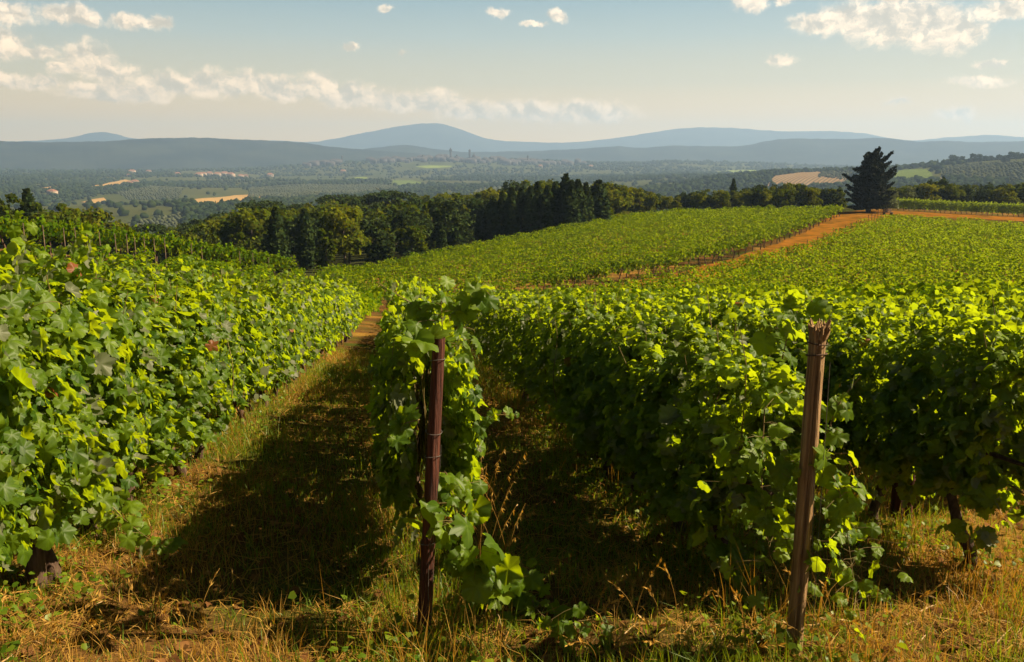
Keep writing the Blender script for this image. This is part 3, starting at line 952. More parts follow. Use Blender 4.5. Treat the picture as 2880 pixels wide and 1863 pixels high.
# right of the track: the same rows as the foreground, running up to the track
PB = [st(45, 1.2), st(36, 4.9), st(20, 6.9), st(19, 9.0), st(8, 9.2), st(2.0, 12.0), st(-10, 60), at(3250, 100)] + \
     [at(3150, 128), at(2880, 130), at(2740, 131), at(2620, 132), at(2560, 132), at(2510, 132)] + offset(TRACK[0:9], 3.3)[7:0:-1] + [at(1600, 58)]
PB = [(p[0], p[1]) for p in PB]
rowsB = clip_rows(st(0, 2.0), tuple(RD), tuple(RT), 1.9, 75, PB)
rB_near = [r_ for r_ in rowsB if math.hypot((r_[0] + r_[2]) / 2, (r_[1] + r_[3]) / 2) < 42]
vineyard('slope_vineyard', rowsB, 130, 'vineyard spreading over the slope right of the orange track', half=0.48, z1=1.75, smin=0.08, smax=0.17, g=np.random.default_rng(22))
# far ends of the foreground rows and the yellow field on the left slope
PL = [st(34, -1.8), st(55, -1.8), st(57, 3), at(860, 68), at(700, 66), at(400, 59), at(0, 54), at(-300, 50), at(-400, 30), st(24.5, -12.2), st(24.5, -9), st(23.5, -6), st(23.5, -3.8), st(33.2, -3.4)]
PL = [(p[0], p[1]) for p in PL]
rowsL = clip_rows(st(0, -2.25), tuple(RD), tuple(-RT), 2.0, 26, PL)
PC = [st(33.9, -1.2), st(33.9, 3.0), st(47, 3.0), st(56, 1.0), st(57, -1.2)]
rowsL += clip_rows(st(0, 0.05), tuple(RD), tuple(RT), 1.95, 2, PC)
# rows left of the nearest five, closer than the field above
PL2 = [at(-500, 12), at(-500, 30), st(24.5, -12.2), st(13.5, -11.5)]
PL2 = [(p[0], p[1]) for p in PL2]
rowsL += clip_rows(st(0, -12.25), tuple(RD), tuple(-RT), 2.0, 10, PL2)
vineyard('left_vineyard', rowsL, 120, 'bright yellow-green vineyard on the left slope below the post trellis', half=0.34, z1=1.62, smin=0.10, smax=0.22, g=np.random.default_rng(23))

# vines at the ends of the rows along the track, trunks showing
ends = []
u = np.linspace(0, 1, 46)
TL = np.stack([np.interp(u * 150, np.linspace(0, 150, len(tk)), tk[:, 0]), np.interp(u * 150, np.linspace(0, 150, len(tk)), tk[:, 1])], 1)
seg = np.array([(p.x, p.y) for p in TRACK[0:9]])
dseg = np.concatenate([[0], np.cumsum(np.linalg.norm(np.diff(seg, axis=0), axis=1))])
k = 0
for dd in np.arange(4, dseg[-1] - 3, 2.3):
    x = np.interp(dd, dseg, seg[:, 0]); y = np.interp(dd, dseg, seg[:, 1])
    x2 = np.interp(dd + 1, dseg, seg[:, 0]); y2 = np.interp(dd + 1, dseg, seg[:, 1])
    L = math.hypot(x2 - x, y2 - y); nx, ny = -(y2 - y) / L, (x2 - x) / L
    w_ = 3.0 + gv.uniform(-0.2, 0.3)
    ex, ey = x + nx * w_, y + ny * w_
    vine('lo_end', (ex, ey, float(gz(ex, ey))), R(72) + gv.normal(0, 0.2), 'vine on a bare trunk at a row end beside the orange track',
         'row-end vines along the orange track', sc=(1, 1, gv.uniform(0.95, 1.1)))
    ex, ey = x + nx * (w_ + 1.5), y + ny * (w_ + 1.5)
    if k % 2 == 0:
        vine('lo_end', (ex, ey, float(gz(ex, ey))), R(72) + gv.normal(0, 0.2), 'bare-trunked vine just behind the row ends of the orange track',
             'second vines along the orange track', sc=(1, 1, gv.uniform(0.95, 1.1)))
    k += 1


def post_mesh(name, h, r0, r1, m, k=8):
    b = MB()
    q = np.linspace(0, 1, 5)
    b.tube(np.stack([q * 0.0, q * 0.0, q * (h + 0.1) - 0.1], 1), r0 + (r1 - r0) * q, k)
    return b.mesh(name, m)


ME_STAKE = post_mesh('vineyard_stake', 1.9, 0.036, 0.032, M_POST_GREY, 6)
ME_STAKE_D = post_mesh('vineyard_stake', 1.55, 0.04, 0.035, M_BARK, 6)
for dd in np.arange(8, dseg[-1] - 4, 3.8):
    x = np.interp(dd, dseg, seg[:, 0]); y = np.interp(dd, dseg, seg[:, 1])
    x2 = np.interp(dd + 1, dseg, seg[:, 0]); y2 = np.interp(dd + 1, dseg, seg[:, 1])
    L = math.hypot(x2 - x, y2 - y); nx, ny = (y2 - y) / L, -(x2 - x) / L
    ex, ey = x + nx * 3.5, y + ny * 3.5
    tag(link('vineyard_stake', ME_STAKE_D, None, (ex, ey, float(gz(ex, ey))), 0, (1, 1, 1.12)), 'short dark stake at a row end right of the orange track', 'stake', 'stakes along the right side of the track')

# hedge of vines beyond the bend of the track
k = 0
for px in np.linspace(2530, 2900, 26):
    p = at(px, 171 - (px - 2530) * 0.006)
    vine('lo', tuple(p), R(90 + 4), 'tall grapevine in the hedge behind the bend of the orange track', 'vines behind the bend of the track', sc=(1.2, 1.35, 1.12), canes=False)

# trellis on the left crest: posts with a dark shaded row of vines
for k, px in enumerate(np.linspace(-40, 790, 26)):
    r_ = 60.5 + (px / 790.0) * 9.0
    p = at(px, r_)
    vine('lo_end', tuple(p), R(90 - 20), 'dark shaded vine on the tall trellis along the left crest', 'vines of the trellis on the left crest', sc=(1.3, 1.0, 1.26), canes=False)
for k, px in enumerate([55, 110, 168, 200, 232, 268, 312, 345, 367, 394, 422, 452, 527, 556, 663, 700, 745]):
    r_ = 59.3 + (px / 790.0) * 9.0
    p = at(px, r_)
    tag(link('trellis_post', ME_STAKE, None, tuple(p), 0, (0.9, 0.9, 1.0 + 0.12 * gv.random())), 'slim pale post in front of the shaded trellis on the left crest', 'post', 'posts of the trellis on the left crest')


# ------------------------------------------------------------------ posts, wires in the foreground
def wood_post(name, base, top, r0, r1, m, splint=False, label='', sides=30):
    root = empty(name, base)
    tag(root, label, 'post')
    d = Vector(top) - Vector(base)
    b = MB()
    n = 16
    q = np.linspace(-0.1, 1, n)
    gp = np.random.default_rng(3)
    th = np.arange(sides) / sides * 2 * math.pi
    V = []
    for i, u_ in enumerate(q):
        rad = (r0 + (r1 - r0) * u_) * (1 + 0.06 * np.sin(th * 3 + 1) + 0.02 * gp.normal(0, 1, sides) + 0.012 * np.sin(th * 9 + 2))
        if splint:      # one deep drying crack down the face that looks at the path
            kk = np.argmin(np.abs((th - R(262 + 5 * math.sin(u_ * 4)) + math.pi) % (2 * math.pi) - math.pi))
            rad[kk] *= 0.5
        V.append(np.stack([np.cos(th) * rad + d.x * u_, np.sin(th) * rad + d.y * u_, np.full(sides, d.z * u_)], 1))
    i = np.arange(n - 1)[:, None] * sides; j = np.arange(sides)[None]; j2_ = (j + 1) % sides
    b.put(np.concatenate(V), np.stack([i + j, i + j2_, i + sides + j2_, i + sides + j], -1).reshape(-1, 4))
    cap = np.concatenate([V[-1], [[d.x, d.y, d.z - 0.02]]])
    b.put(cap, [[q_, (q_ + 1) % sides, sides] for q_ in range(sides)])
    link('shaft', b.mesh('shaft', m), root)
    if splint:
        s_ = MB()
        for q_ in range(46):
            a = gp.uniform(0, 2 * math.pi); rr_ = r1 * gp.uniform(0.5, 1.02); hh = gp.uniform(0.05, 0.10)
            fl = gp.uniform(0.0, 0.035)
            p0 = np.array([d.x + math.cos(a) * rr_, d.y + math.sin(a) * rr_, d.z - 0.06])
            p1 = p0 + (math.cos(a) * fl, math.sin(a) * fl, hh)
            s_.tube([p0, (p0 + p1) / 2 + gp.normal(0, .002, 3), p1], [0.010, 0.008, 0.003], 4)
        link('splintered_top', s_.mesh('splintered_top', m), root)
    return root, d


def ring_wire(b, c, rad, tilt, d, rw=0.003):
    th = np.linspace(0, 2 * math.pi, 22)
    b.tube(np.stack([c[0] + np.cos(th) * rad, c[1] + np.sin(th) * rad, c[2] + tilt * np.cos(th + 1)], 1), rw, 5, cap=False)


def ray_at_y(px, py, y):
    v = pix_dir(px, py)
    return Vector(v * (y / v[1]))


bx = hit(1190, 1790); tp = ray_at_y(1234, 950, bx.y + 0.02)
rp, dp = wood_post('vine_post', tuple(bx), tuple(tp), 0.040, 0.033, M_POST_RED, False, 'dark red wooden post at the near end of the middle row')
for u_, ti_ in ((0.93, 0.01), (0.70, -0.006), (0.62, 0.008), (0.45, -0.004), (0.33, 0.006)):
    b = MB()
    c = dp * u_
    ring_wire(b, (c.x, c.y, c.z), 0.041 + 0.01 * (1 - u_), ti_, dp, 0.0022)
    link('wire_loop', b.mesh('wire_loop', M_WIRE), rp)
b = MB()
for o_ in (-0.006, 0.010):
    q = np.linspace(0, 1, 14)
    b.tube(np.stack([dp.x * (1 - q) * 0.66 + 0.03 + o_ + 0.008 * np.sin(q * 9 + o_ * 90), dp.y * (1 - q) * 0.66 - 0.052 - 0.03 * q, dp.z * 0.66 * (1 - q) + 0.01], 1), 0.0018, 5)
link('tie_wire', b.mesh('tie_wire', M_WIRE), rp)

bx2 = hit(2232, 1838); tp2 = ray_at_y(2302, 918, bx2.y + 0.02)
rp2, dp2 = wood_post('vine_post', tuple(bx2), tuple(tp2), 0.043, 0.040, M_POST_OLD, True, 'split wooden post with a frayed top at the near end of the right row')
for u_, ti_, rw_ in ((0.92, 0.008, 0.004), (0.955, -0.006, 0.003)):
    b = MB()
    ring_wire(b, tuple(dp2 * u_), 0.049, ti_, dp2, rw_)
    link('wire_loop', b.mesh('wire_loop', M_BARK), rp2)
b = MB()
q = np.linspace(0, 1, 10)
b.tube(np.stack([dp2.x * 0.6 * (1 - q) + 0.01 + 0.03 * q, dp2.y * (1 - q) * 0.6 - 0.056 - 0.02 * q, dp2.z * 0.62 * (1 - q) + 0.4 * q], 1), 0.0016, 5)
b.tube(np.stack([dp2.x * 0.9 * (1 - q) + 0.06 + 0.02 * q, dp2.y * (1 - q) * 0.9 - 0.03 + 0 * q, dp2.z * 0.9 * (1 - q)], 1), 0.0016, 5)
link('tie_wire', b.mesh('tie_wire', M_WIRE), rp2)

xq, yq = st(5.05, -2.26); bx3 = Vector((xq, yq, float(gz(xq, yq)))); rp3, dp3 = wood_post('vine_post', tuple(bx3), (bx3.x + 0.02, bx3.y, bx3.z + 0.95), 0.055, 0.045, M_BARK, False, 'low dark post under the leaves at the near end of the left row')
for (px, py, hh, lab) in ((2520, 1462, 0.95, 'thicker of two dark stakes under the right row'), (2550, 1470, 0.9, 'thinner of two dark stakes under the right row')):
    p = hit(px, py)
    o = link('vineyard_stake', post_mesh('vineyard_stake', hh, 0.055 if px < 2530 else 0.035, 0.05 if px < 2530 else 0.03, M_POST_RED), None, tuple(p))
    tag(o, lab, 'stake')
# trellis wires along the four foreground rows
for nm, t in ROWS.items():
    for hgt in (0.85, 1.25, 1.65):
        b = MB()
        pts = []
        for s in np.linspace(START[nm] - 0.5, 34, 24):
            x, y = st(s, t)
            pts.append((x, y, float(gz(x, y, False)) + hgt))
        b.tube(pts, 0.0017, 4)
        tag(link('trellis_wire', b.mesh('trellis_wire', M_WIRE)), {'left': 'thin steel wire strung through the sunlit left row', 'centre': 'thin steel wire strung through the middle row',
            'third': 'thin steel wire strung through the row behind the split post', 'fourth': 'thin steel wire strung through the right foreground row'}[nm], 'wire', 'trellis wires of the ' + nm + ' row')

# ------------------------------------------------------------------ loose shoots of the nearest vines
def world_part(name, me, root):
    """a part whose mesh is in world coordinates"""
    from mathutils import Matrix, Euler
    mw = Matrix.LocRotScale(root.location, root.rotation_euler, root.scale)
    o = link(name, me)
    o.parent = root
    o.matrix_parent_inverse = mw.inverted()
    return o


def shoot(root, pts, n, smin, smax, spread, g, rad=0.004, droop=-0.5):
    P0 = np.array([tuple(p) for p in pts])
    d = np.concatenate([[0], np.cumsum(np.linalg.norm(np.diff(P0, axis=0), axis=1))])
    u = np.sort(g.random(n)) * d[-1]
    P = np.stack([np.interp(u, d, P0[:, i]) for i in range(3)], 1) + g.normal(0, spread, (n, 3)) * (1, 1, 0.6)
    N = np.stack([g.normal(0.3, 0.6, n), g.normal(-0.45, 0.5, n), g.uniform(0.1, 1, n)], 1)
    T = np.stack([g.normal(0, .6, n), g.normal(-0.2, .5, n), g.normal(droop, .5, n)], 1)
    S = g.uniform(smin, smax, n) * (1.1 - 0.5 * u / d[-1])
    V, F, ti = leaves(P, N, T, S, 'hi', g=g)
    ti = np.clip(ti + 0.12, 0, 0.97)
    b = MB()
    q = np.linspace(0, d[-1], 24)
    c = np.stack([np.interp(q, d, P0[:, i]) for i in range(3)], 1)
    for _ in range(4): c[1:-1] = (c[:-2] + c[1:-1] + c[2:]) / 3
    b.tube(c, np.linspace(rad, rad * 0.35, 24), 5)
    nl = len(F)
    for i in range(n):      # leaf stalks
        j = np.argmin(((c - P[i]) ** 2).sum(1))
        b.tube([c[j], (c[j] + P[i]) / 2 + (0, 0, 0.01), P[i]], 0.0014, 3, cap=False)
    off = len(V)
    VV = np.concatenate([V] + b.V); Fs = [F, np.concatenate(b.F4) + off, np.concatenate(b.F3) + off]
    me = mesh('loose_shoot', VV, Fs, M_LEAF, np.concatenate([ti] + b.T), True, np.concatenate([np.tile(VEIN, n)] + [t_ * 0 for t_ in b.T]))
    me.materials.append(M_CANE)
    mi = np.zeros(sum(len(f) for f in Fs), np.int32); mi[nl:] = 1
    me.polygons.foreach_set('material_index', mi)
    world_part('loose_shoot', me, root)


def gpt(px, py, h=0.0, rmin=0.0):
    p = hit(px, py, rmin); p.z += h
    return p


first = {}
for o in C.objects:
    if o.name.startswith('grapevine') and o.get('label'):
        for nm in NEARLAB:
            for k, l in enumerate(NEARLAB[nm]):
                if o['label'] == l: first[(nm, k)] = o
gs = np.random.default_rng(31)
c0 = first[('centre', 0)]
yb = bx.y
shoot(c0, [ray_at_y(1255, 1330, yb + 0.1), ray_at_y(1285, 1480, yb), ray_at_y(1340, 1590, yb - 0.1), gpt(1440, 1700, 0.10), gpt(1540, 1775, 0.07), gpt(1650, 1850, 0.05)], 130, 0.06, 0.16, 0.09, gs)
shoot(c0, [ray_at_y(1180, 1180, yb + 0.3), ray_at_y(1120, 1195, yb + 0.2), ray_at_y(1075, 1240, yb + 0.15)], 12, 0.07, 0.15, 0.03, gs)
shoot(c0, [ray_at_y(1330, 1200, yb + 0.3), ray_at_y(1400, 1165, yb + 0.3), ray_at_y(1450, 1170, yb + 0.3)], 10, 0.05, 0.09, 0.02, gs)
shoot(c0, [ray_at_y(1250, 1000, yb + 0.2), ray_at_y(1240, 870, yb + 0.25), ray_at_y(1245, 800, yb + 0.3)], 28, 0.06, 0.15, 0.09, gs, droop=-0.2)
shoot(c0, [ray_at_y(1200, 880, yb + 0.3), ray_at_y(1120, 830, yb + 0.3), ray_at_y(1078, 805, yb + 0.3)], 13, 0.06, 0.12, 0.035, gs, droop=-0.2)
shoot(c0, [ray_at_y(1280, 930, yb + 0.2), ray_at_y(1320, 850, yb + 0.2), ray_at_y(1365, 785, yb + 0.2)], 14, 0.05, 0.13, 0.03, gs, droop=-0.2)
shoot(c0, [ray_at_y(1190, 960, yb - 0.04), ray_at_y(1165, 950, yb - 0.05)], 9, 0.10, 0.16, 0.03, gs, droop=-0.2)
l0 = first[('left', 1)]
shoot(l0, [gpt(280, 1500, 0.35), gpt(360, 1550, 0.22), gpt(430, 1585, 0.16), gpt(500, 1600, 0.12)], 22, 0.08, 0.16, 0.05, gs)
shoot(first[('left', 0)], [ray_at_y(20, 1290, 4.4), ray_at_y(80, 1240, 4.3), ray_at_y(150, 1225, 4.2)], 16, 0.08, 0.16, 0.05, gs)
t0 = first[('third', 0)]
y3 = bx2.y
shoot(t0, [ray_at_y(2310, 1260, y3 + 0.15), ray_at_y(2360, 1130, y3 + 0.1), ray_at_y(2420, 1060, y3 + 0.1)], 14, 0.06, 0.13, 0.035, gs)
shoot(t0, [ray_at_y(2300, 1250, y3 + 0.12), ray_at_y(2370, 1400, y3 + 0.05), ray_at_y(2390, 1560, y3), ray_at_y(2410, 1690, y3 - 0.05)], 90, 0.05, 0.13, 0.10, gs)
shoot(t0, [ray_at_y(2200, 1010, y3 + 0.25), ray_at_y(2225, 900, y3 + 0.25), ray_at_y(2270, 840, y3 + 0.25)], 24, 0.07, 0.14, 0.07, gs, droop=-0.2)
shoot(t0, [ray_at_y(2150, 1150, y3 + 0.2), ray_at_y(2140, 1350, y3 + 0.15), ray_at_y(2170, 1600, y3 + 0.1)], 80, 0.05, 0.13, 0.12, gs)
shoot(first[('third', 1)], [ray_at_y(2080, 1250, y3 + 1.0), ray_at_y(2060, 1500, y3 + 0.9), ray_at_y(2090, 1650, y3 + 0.7)], 40, 0.08, 0.17, 0.10, gs)

# ------------------------------------------------------------------ grass and straw
def blades(name, m, n, g, box, hmin, hmax, wmin, wmax, lean, cond, label, cat, near=3.5, flat=False, tshift=0.0):
    s_ = near + (box[1] - near) * g.random(n * 3) ** 2.0
    t_ = g.uniform(box[2], box[3], n * 3)
    wgt = cond(s_, t_)
    keep = g.random(n * 3) < wgt
    s_, t_ = s_[keep][:n], t_[keep][:n]
    n = len(s_)
    x = s_ * RD[0] + t_ * RT[0]; y = s_ * RD[1] + t_ * RT[1]; z = gz(x, y)
    sz = 1 + np.clip(s_ - 6, 0, 30) * 0.05
    h = g.uniform(hmin, hmax, n) * (0.6 + 0.8 * fbm(x * 1.6, y * 1.6, 55, 3)) * np.sqrt(sz)
    wd_ = g.uniform(wmin, wmax, n) * sz
    a = g.uniform(0, 2 * math.pi, n)
    B = np.stack([np.cos(a), np.sin(a), np.zeros(n)], 1)
    la = g.uniform(0, 2 * math.pi, n); lm = np.abs(g.normal(0, lean, n))
    L = np.stack([np.cos(la) * lm, np.sin(la) * lm, np.ones(n)], 1)
    L = unit(L)
    p = np.stack([x, y, z - 0.01 + (g.uniform(0.0, 0.05, n) if flat else 0)], 1)
    if flat:
        L = np.stack([np.cos(la), np.sin(la), g.uniform(-0.05, 0.35, n)], 1)
        B = np.stack([-np.sin(la), np.cos(la), g.normal(0, 0.4, n)], 1)
    droop = np.stack([np.cos(la) * lm, np.sin(la) * lm, -0.35 * lm], 1) * 0.6
    V = np.empty((n, 5, 3))
    hw = wd_[:, None] / 2 * B
    V[:, 0] = p - hw; V[:, 1] = p + hw
    mid = p + L * (h * 0.55)[:, None]
    V[:, 2] = mid + hw * 0.75; V[:, 3] = mid - hw * 0.75
    V[:, 4] = p + L * h[:, None] + droop * h[:, None]
    k = np.arange(n)[:, None] * 5
    ti = np.repeat(np.clip(g.normal(0.42, 0.25, n) + 0.3 * (fbm(x * 0.9, y * 0.9, 66, 3) - 0.5) + tshift, 0, 0.97), 5)
    me = mesh(name, V.reshape(-1, 3), [k + np.array([[0, 1, 2, 3]]), k + np.array([[3, 2, 4]])], m, ti)
    tag(link(name, me), label, cat, kind='stuff')


TROW = np.array([-2.22, 0.05, 2.0, 3.68, 5.6])


def rowdist(t):
    return np.abs(t[:, None] - TROW[None]).min(1)


def fieldn(s, t, sc, seed):
    return fbm(s * sc, t * sc, seed, 4)


gg = np.random.default_rng(41)
BOX = (2.6, 24.0, -6.0, 8.5)
blades('short_grass', M_GRASS, 170000, gg, BOX, 0.04, 0.14, 0.004, 0.009, 0.5,
       lambda s, t: np.clip((fieldn(s, t, 0.9, 101) - 0.34) * 4, 0.25, 1), 'short green grass over the dry soil between the rows', 'grass')
blades('tall_grass', M_GRASS, 42000, gg, BOX, 0.10, 0.26, 0.004, 0.009, 0.45,
       lambda s, t: np.clip(1.15 - rowdist(t) * 1.1, 0.12, 1) * np.clip((fieldn(s, t, 0.8, 103) - 0.44) * 6, 0, 1), 'tall green grass tufts at the foot of the vines', 'grass')
blades('dry_grass', M_STRAW, 75000, gg, BOX, 0.05, 0.20, 0.003, 0.006, 0.75,
       lambda s, t: np.clip((fieldn(s, t, 0.7, 105) - 0.42) * 5, 0.10, 1) * np.where(s < 5.2, 1.0, np.clip(1.15 - rowdist(t) * 0.8, 0.2, 1)), 'dry golden grass standing in the sunlit patches', 'dry grass')
blades('tall_dry_grass', M_STRAW, 9000, gg, BOX, 0.25, 0.55, 0.003, 0.006, 0.35,
       lambda s, t: np.clip(1.1 - rowdist(t) * 1.9, 0, 1) * np.clip((fieldn(s, t, 0.9, 107) - 0.52) * 8, 0, 1), 'tall dry reddish stalks in clumps under the vines', 'dry grass')
blades('straw_litter', M_STRAW, 65000, gg, BOX, 0.05, 0.20, 0.003, 0.007, 0.3,
       lambda s, t: np.clip((fieldn(s, t, 1.1, 109) - 0.40) * 4, 0.15, 1), 'cut straw and dead stalks lying on the soil', 'straw', flat=True)


def weeds(name, n, g, label):
    s_ = 2.8 + 17 * g.random(n * 3) ** 1.7; t_ = g.uniform(-5, 7.5, n * 3)
    w_ = np.clip(1.0 - rowdist(t_) * 1.7, 0.03, 1) * np.clip((fieldn(s_, t_, 1.2, 111) - 0.42) * 5, 0, 1)
    k = g.random(n * 3) < w_
    s_, t_ = s_[k][:n], t_[k][:n]; n = len(s_)
    x = s_ * RD[0] + t_ * RT[0]; y = s_ * RD[1] + t_ * RT[1]
    z = gz(x, y) + g.uniform(0.01, 0.22, n) * fbm(x * 3, y * 3, 8, 2) * 1.6
    V, F, ti = leaves(np.stack([x, y, z], 1), np.stack([g.normal(0, .6, n), g.normal(0, .6, n), np.ones(n)], 1), g.normal(0, 1, (n, 3)), g.uniform(0.015, 0.045, n), 'lo', g=g)
    tag(link(name, mesh(name, V, F, M_GRASS, ti)), label, 'weeds', kind='stuff')


weeds('weeds', 30000, gg, 'small leafy green weeds under the foreground vines')


n_ = 2600
s_ = 3.6 + 16 * gg.random(n_) ** 1.8; t_ = gg.uniform(-4.5, 7, n_)
x, y = s_ * RD[0] + t_ * RT[0], s_ * RD[1] + t_ * RT[1]
V, F, ti = leaves(np.stack([x, y, gz(x, y) + 0.025], 1), np.stack([gg.normal(0, .4, n_), gg.normal(0, .4, n_), np.ones(n_)], 1), gg.normal(0, 1, (n_, 3)), gg.uniform(0.03, 0.09, n_), 'mid', g=gg)
M_DEAD = leaf_mat('dead_leaf', (0.075, 0.030, 0.012), (0.20, 0.10, 0.035), (0.12, 0.06, 0.025), (0.16, 0.06, 0.01), 0.2, 0.0)
tag(link('fallen_leaves', mesh('fallen_leaves', V, F, M_DEAD, ti)), 'brown fallen vine leaves scattered on the soil', 'dead leaves', kind='stuff')


def seed_heads(name, spots, g, label, droop=True):
    """stalks with bristly or hanging heads"""
    b = MB(); Ps = []; Ns = []; Ts = []; Ss = []
    for (p, h, ln) in spots:
        a = g.uniform(0, 6.28)
        q = np.linspace(0, 1, 9)
        lx, ly = math.cos(a) * ln, math.sin(a) * ln
        c = np.stack([p[0] + lx * q ** 2 * h, p[1] + ly * q ** 2 * h, p[2] + h * (q - 0.25 * ln * q ** 3)], 1)
        b.tube(c, np.linspace(0.0018, 0.001, 9), 4, 0.5)
        m = 14
        uu = g.uniform(0.72, 1.0, m)
        P = np.stack([np.interp(uu, q, c[:, i]) for i in range(3)], 1)
        d = c[-1] - c[-3]; d /= np.linalg.norm(d)
        Ps.append(P); Ns.append(g.normal(0, 1, (m, 3)))
        Ts.append((np.array([0, 0, -1.0]) * (0.9 if droop else 0) + d * (0.3 if droop else 1.0))[None] + g.normal(0, 0.35, (m, 3)))
        Ss.append(g.uniform(0.025, 0.045, m))
    P, N, T, S = map(np.concatenate, (Ps, Ns, Ts, Ss))
    N = unit(N); T = unit(T); B = np.cross(T, N)
    V = np.stack([P, P + B * S[:, None] * 0.14 + T * S[:, None] * .4, P + T * S[:, None], P - B * S[:, None] * 0.14 + T * S[:, None] * .4], 1).reshape(-1, 3)
    b.put(V, np.arange(len(V)).reshape(-1, 4), 0.8)
    tag(link(name, b.mesh(name, M_STRAW)), label, 'wild grass', kind='stuff')


spots = []
for _ in range(26):
    p = hit(gs.uniform(1330, 1440), gs.uniform(1560, 1690)); spots.append((tuple(p), gs.uniform(0.5, 0.95), gs.uniform(0.2, 0.6)))
for _ in range(14):
    p = hit(gs.uniform(610, 690), gs.uniform(1200, 1260)); spots.append((tuple(p), gs.uniform(0.6, 1.0), gs.uniform(0.2, 0.5)))
seed_heads('wild_oats', spots, gs, 'dry wild oats with hanging heads beside the rows')
spots = []
for _ in range(70):
    p = hit(gs.choice([gs.uniform(2180, 2560), gs.uniform(1650, 2200), gs.uniform(0, 700)]), gs.uniform(1740, 1900)); spots.append((tuple(p), gs.uniform(0.2, 0.42), gs.uniform(0.2, 0.8)))
seed_heads('wild_barley', spots, gs, 'bristly dry wild barley heads along the near edge', False)


# ------------------------------------------------------------------ trees
def tree_leaves(P, Nn, S, g, jitter=0.55):
    n = len(P)
    N = unit(unit(Nn) + g.normal(0, jitter, (n, 3)))
    return leaves(P, N, g.normal(0, 1, (n, 3)), S, 'quad', g=g)


def broad_crown(name, g, m_=None, n=1700, H=8.0, W=3.1, lobes=20, zlow=0.18, s=(0.22, 0.5)):
    cs = []
    for _ in range(lobes):
        a = g.uniform(0, 6.28); u = g.uniform(0, 1)
        z = H * (zlow + 0.12 + (0.88 - zlow - 0.12) * u)
        rr_ = W * math.sqrt(max(0.05, 1 - ((z / H - 0.52) / 0.5) ** 2)) * math.sqrt(g.uniform(0.1, 1)) * 0.72
        cs.append((math.cos(a) * rr_, math.sin(a) * rr_, z, g.uniform(0.26, 0.5) * W * (1 - 0.3 * u)))
    cs = np.array(cs)
    w_ = cs[:, 3] ** 2; w_ /= w_.sum()
    k = g.choice(lobes, n, p=w_)
    d = unit(g.normal(0, 1, (n, 3))); d[:, 2] = np.abs(d[:, 2]) * 1.1 - 0.35; d = unit(d)
    P = cs[k, :3] + d * cs[k, 3][:, None] * g.uniform(0.72, 1.08, n)[:, None]
    V, F, ti = tree_leaves(P, d + np.array([0, 0, 0.25]), g.uniform(s[0], s[1], n), g)
    ti = np.clip(ti + np.repeat((vnoise(k * 1.7, k * 0.3, 5) - 0.5) * 0.5, 4), 0, 0.97)
    return mesh(name, V, F, m_ or M_TREE, ti)


def pine_crown(name, g, n=1900, H=9.0, W=4.2):
    k = 16
    a = g.uniform(0, 6.28, k); r_ = W * np.sqrt(g.uniform(0, 1, k)) * 0.75
    cs = np.stack([np.cos(a) * r_, np.sin(a) * r_, H * (0.80 - 0.10 * (r_ / W) ** 2)], 1)
    rad = g.uniform(1.0, 1.5, k)
    q = g.integers(0, k, n)
    d = unit(g.normal(0, 1, (n, 3))); d[:, 2] = np.abs(d[:, 2]) - 0.25; d = unit(d)
    P = cs[q] + d * rad[q][:, None] * (1, 1, 0.7) * g.uniform(0.7, 1.05, n)[:, None]
    V, F, ti = tree_leaves(P, d + np.array([0, 0, 0.4]), g.uniform(0.18, 0.42, n), g)
    return mesh(name, V, F, M_DARK, ti)


def cypress_crown(name, g, n=1300, H=10.0, W=1.15, m_=None):
    z = g.uniform(0.04, 1, n)
    rad = W * np.minimum(1, (1.02 - z) * 2.2) ** 0.75 * np.minimum(1, 0.6 + z * 2)
    a = g.uniform(0, 6.28, n)
    rad = rad * (0.82 + 0.4 * vnoise(a * 2.2, z * 7, int(g.integers(99)))) * g.uniform(0.75, 1.05, n)
    P = np.stack([np.cos(a) * rad, np.sin(a) * rad, z * H], 1)
    Nn = np.stack([np.cos(a), np.sin(a), np.full(n, 0.25)], 1)
    N = unit(Nn + g.normal(0, 0.4, (n, 3)))
    T = np.stack([g.normal(0, .25, n), g.normal(0, .25, n), np.ones(n)], 1)
    V, F, ti = leaves(P, N, T, g.uniform(0.22, 0.55, n), 'quad', g=g)
    return mesh(name, V, F, m_ or M_DARK, ti)


def trunk_mesh(name, g, h, r0, r1, limbs=4, spread=1.4, k=7):
    b = MB()
    q = np.linspace(0, 1, 6)
    c = np.stack([0.15 * np.sin(q * 3 + g.uniform(0, 6)) * q, 0.15 * np.sin(q * 2 + g.uniform(0, 6)) * q, q * h - 0.3 * (1 - q)], 1)
    b.tube(c, r0 + (r1 - r0) * q, k)
    for _ in range(limbs):
        a = g.uniform(0, 6.28); z = g.uniform(0.55, 0.95)
        p = np.array([np.interp(z, q, c[:, i]) for i in range(3)])
        e = p + np.array([math.cos(a) * spread, math.sin(a) * spread, spread * g.uniform(0.5, 1.1)])
        b.tube([p, (p + e) / 2 + (0, 0, 0.1), e], [r1 * 0.8, r1 * 0.6, r1 * 0.25], 5)
    return b.mesh(name, M_TRUNK, True)


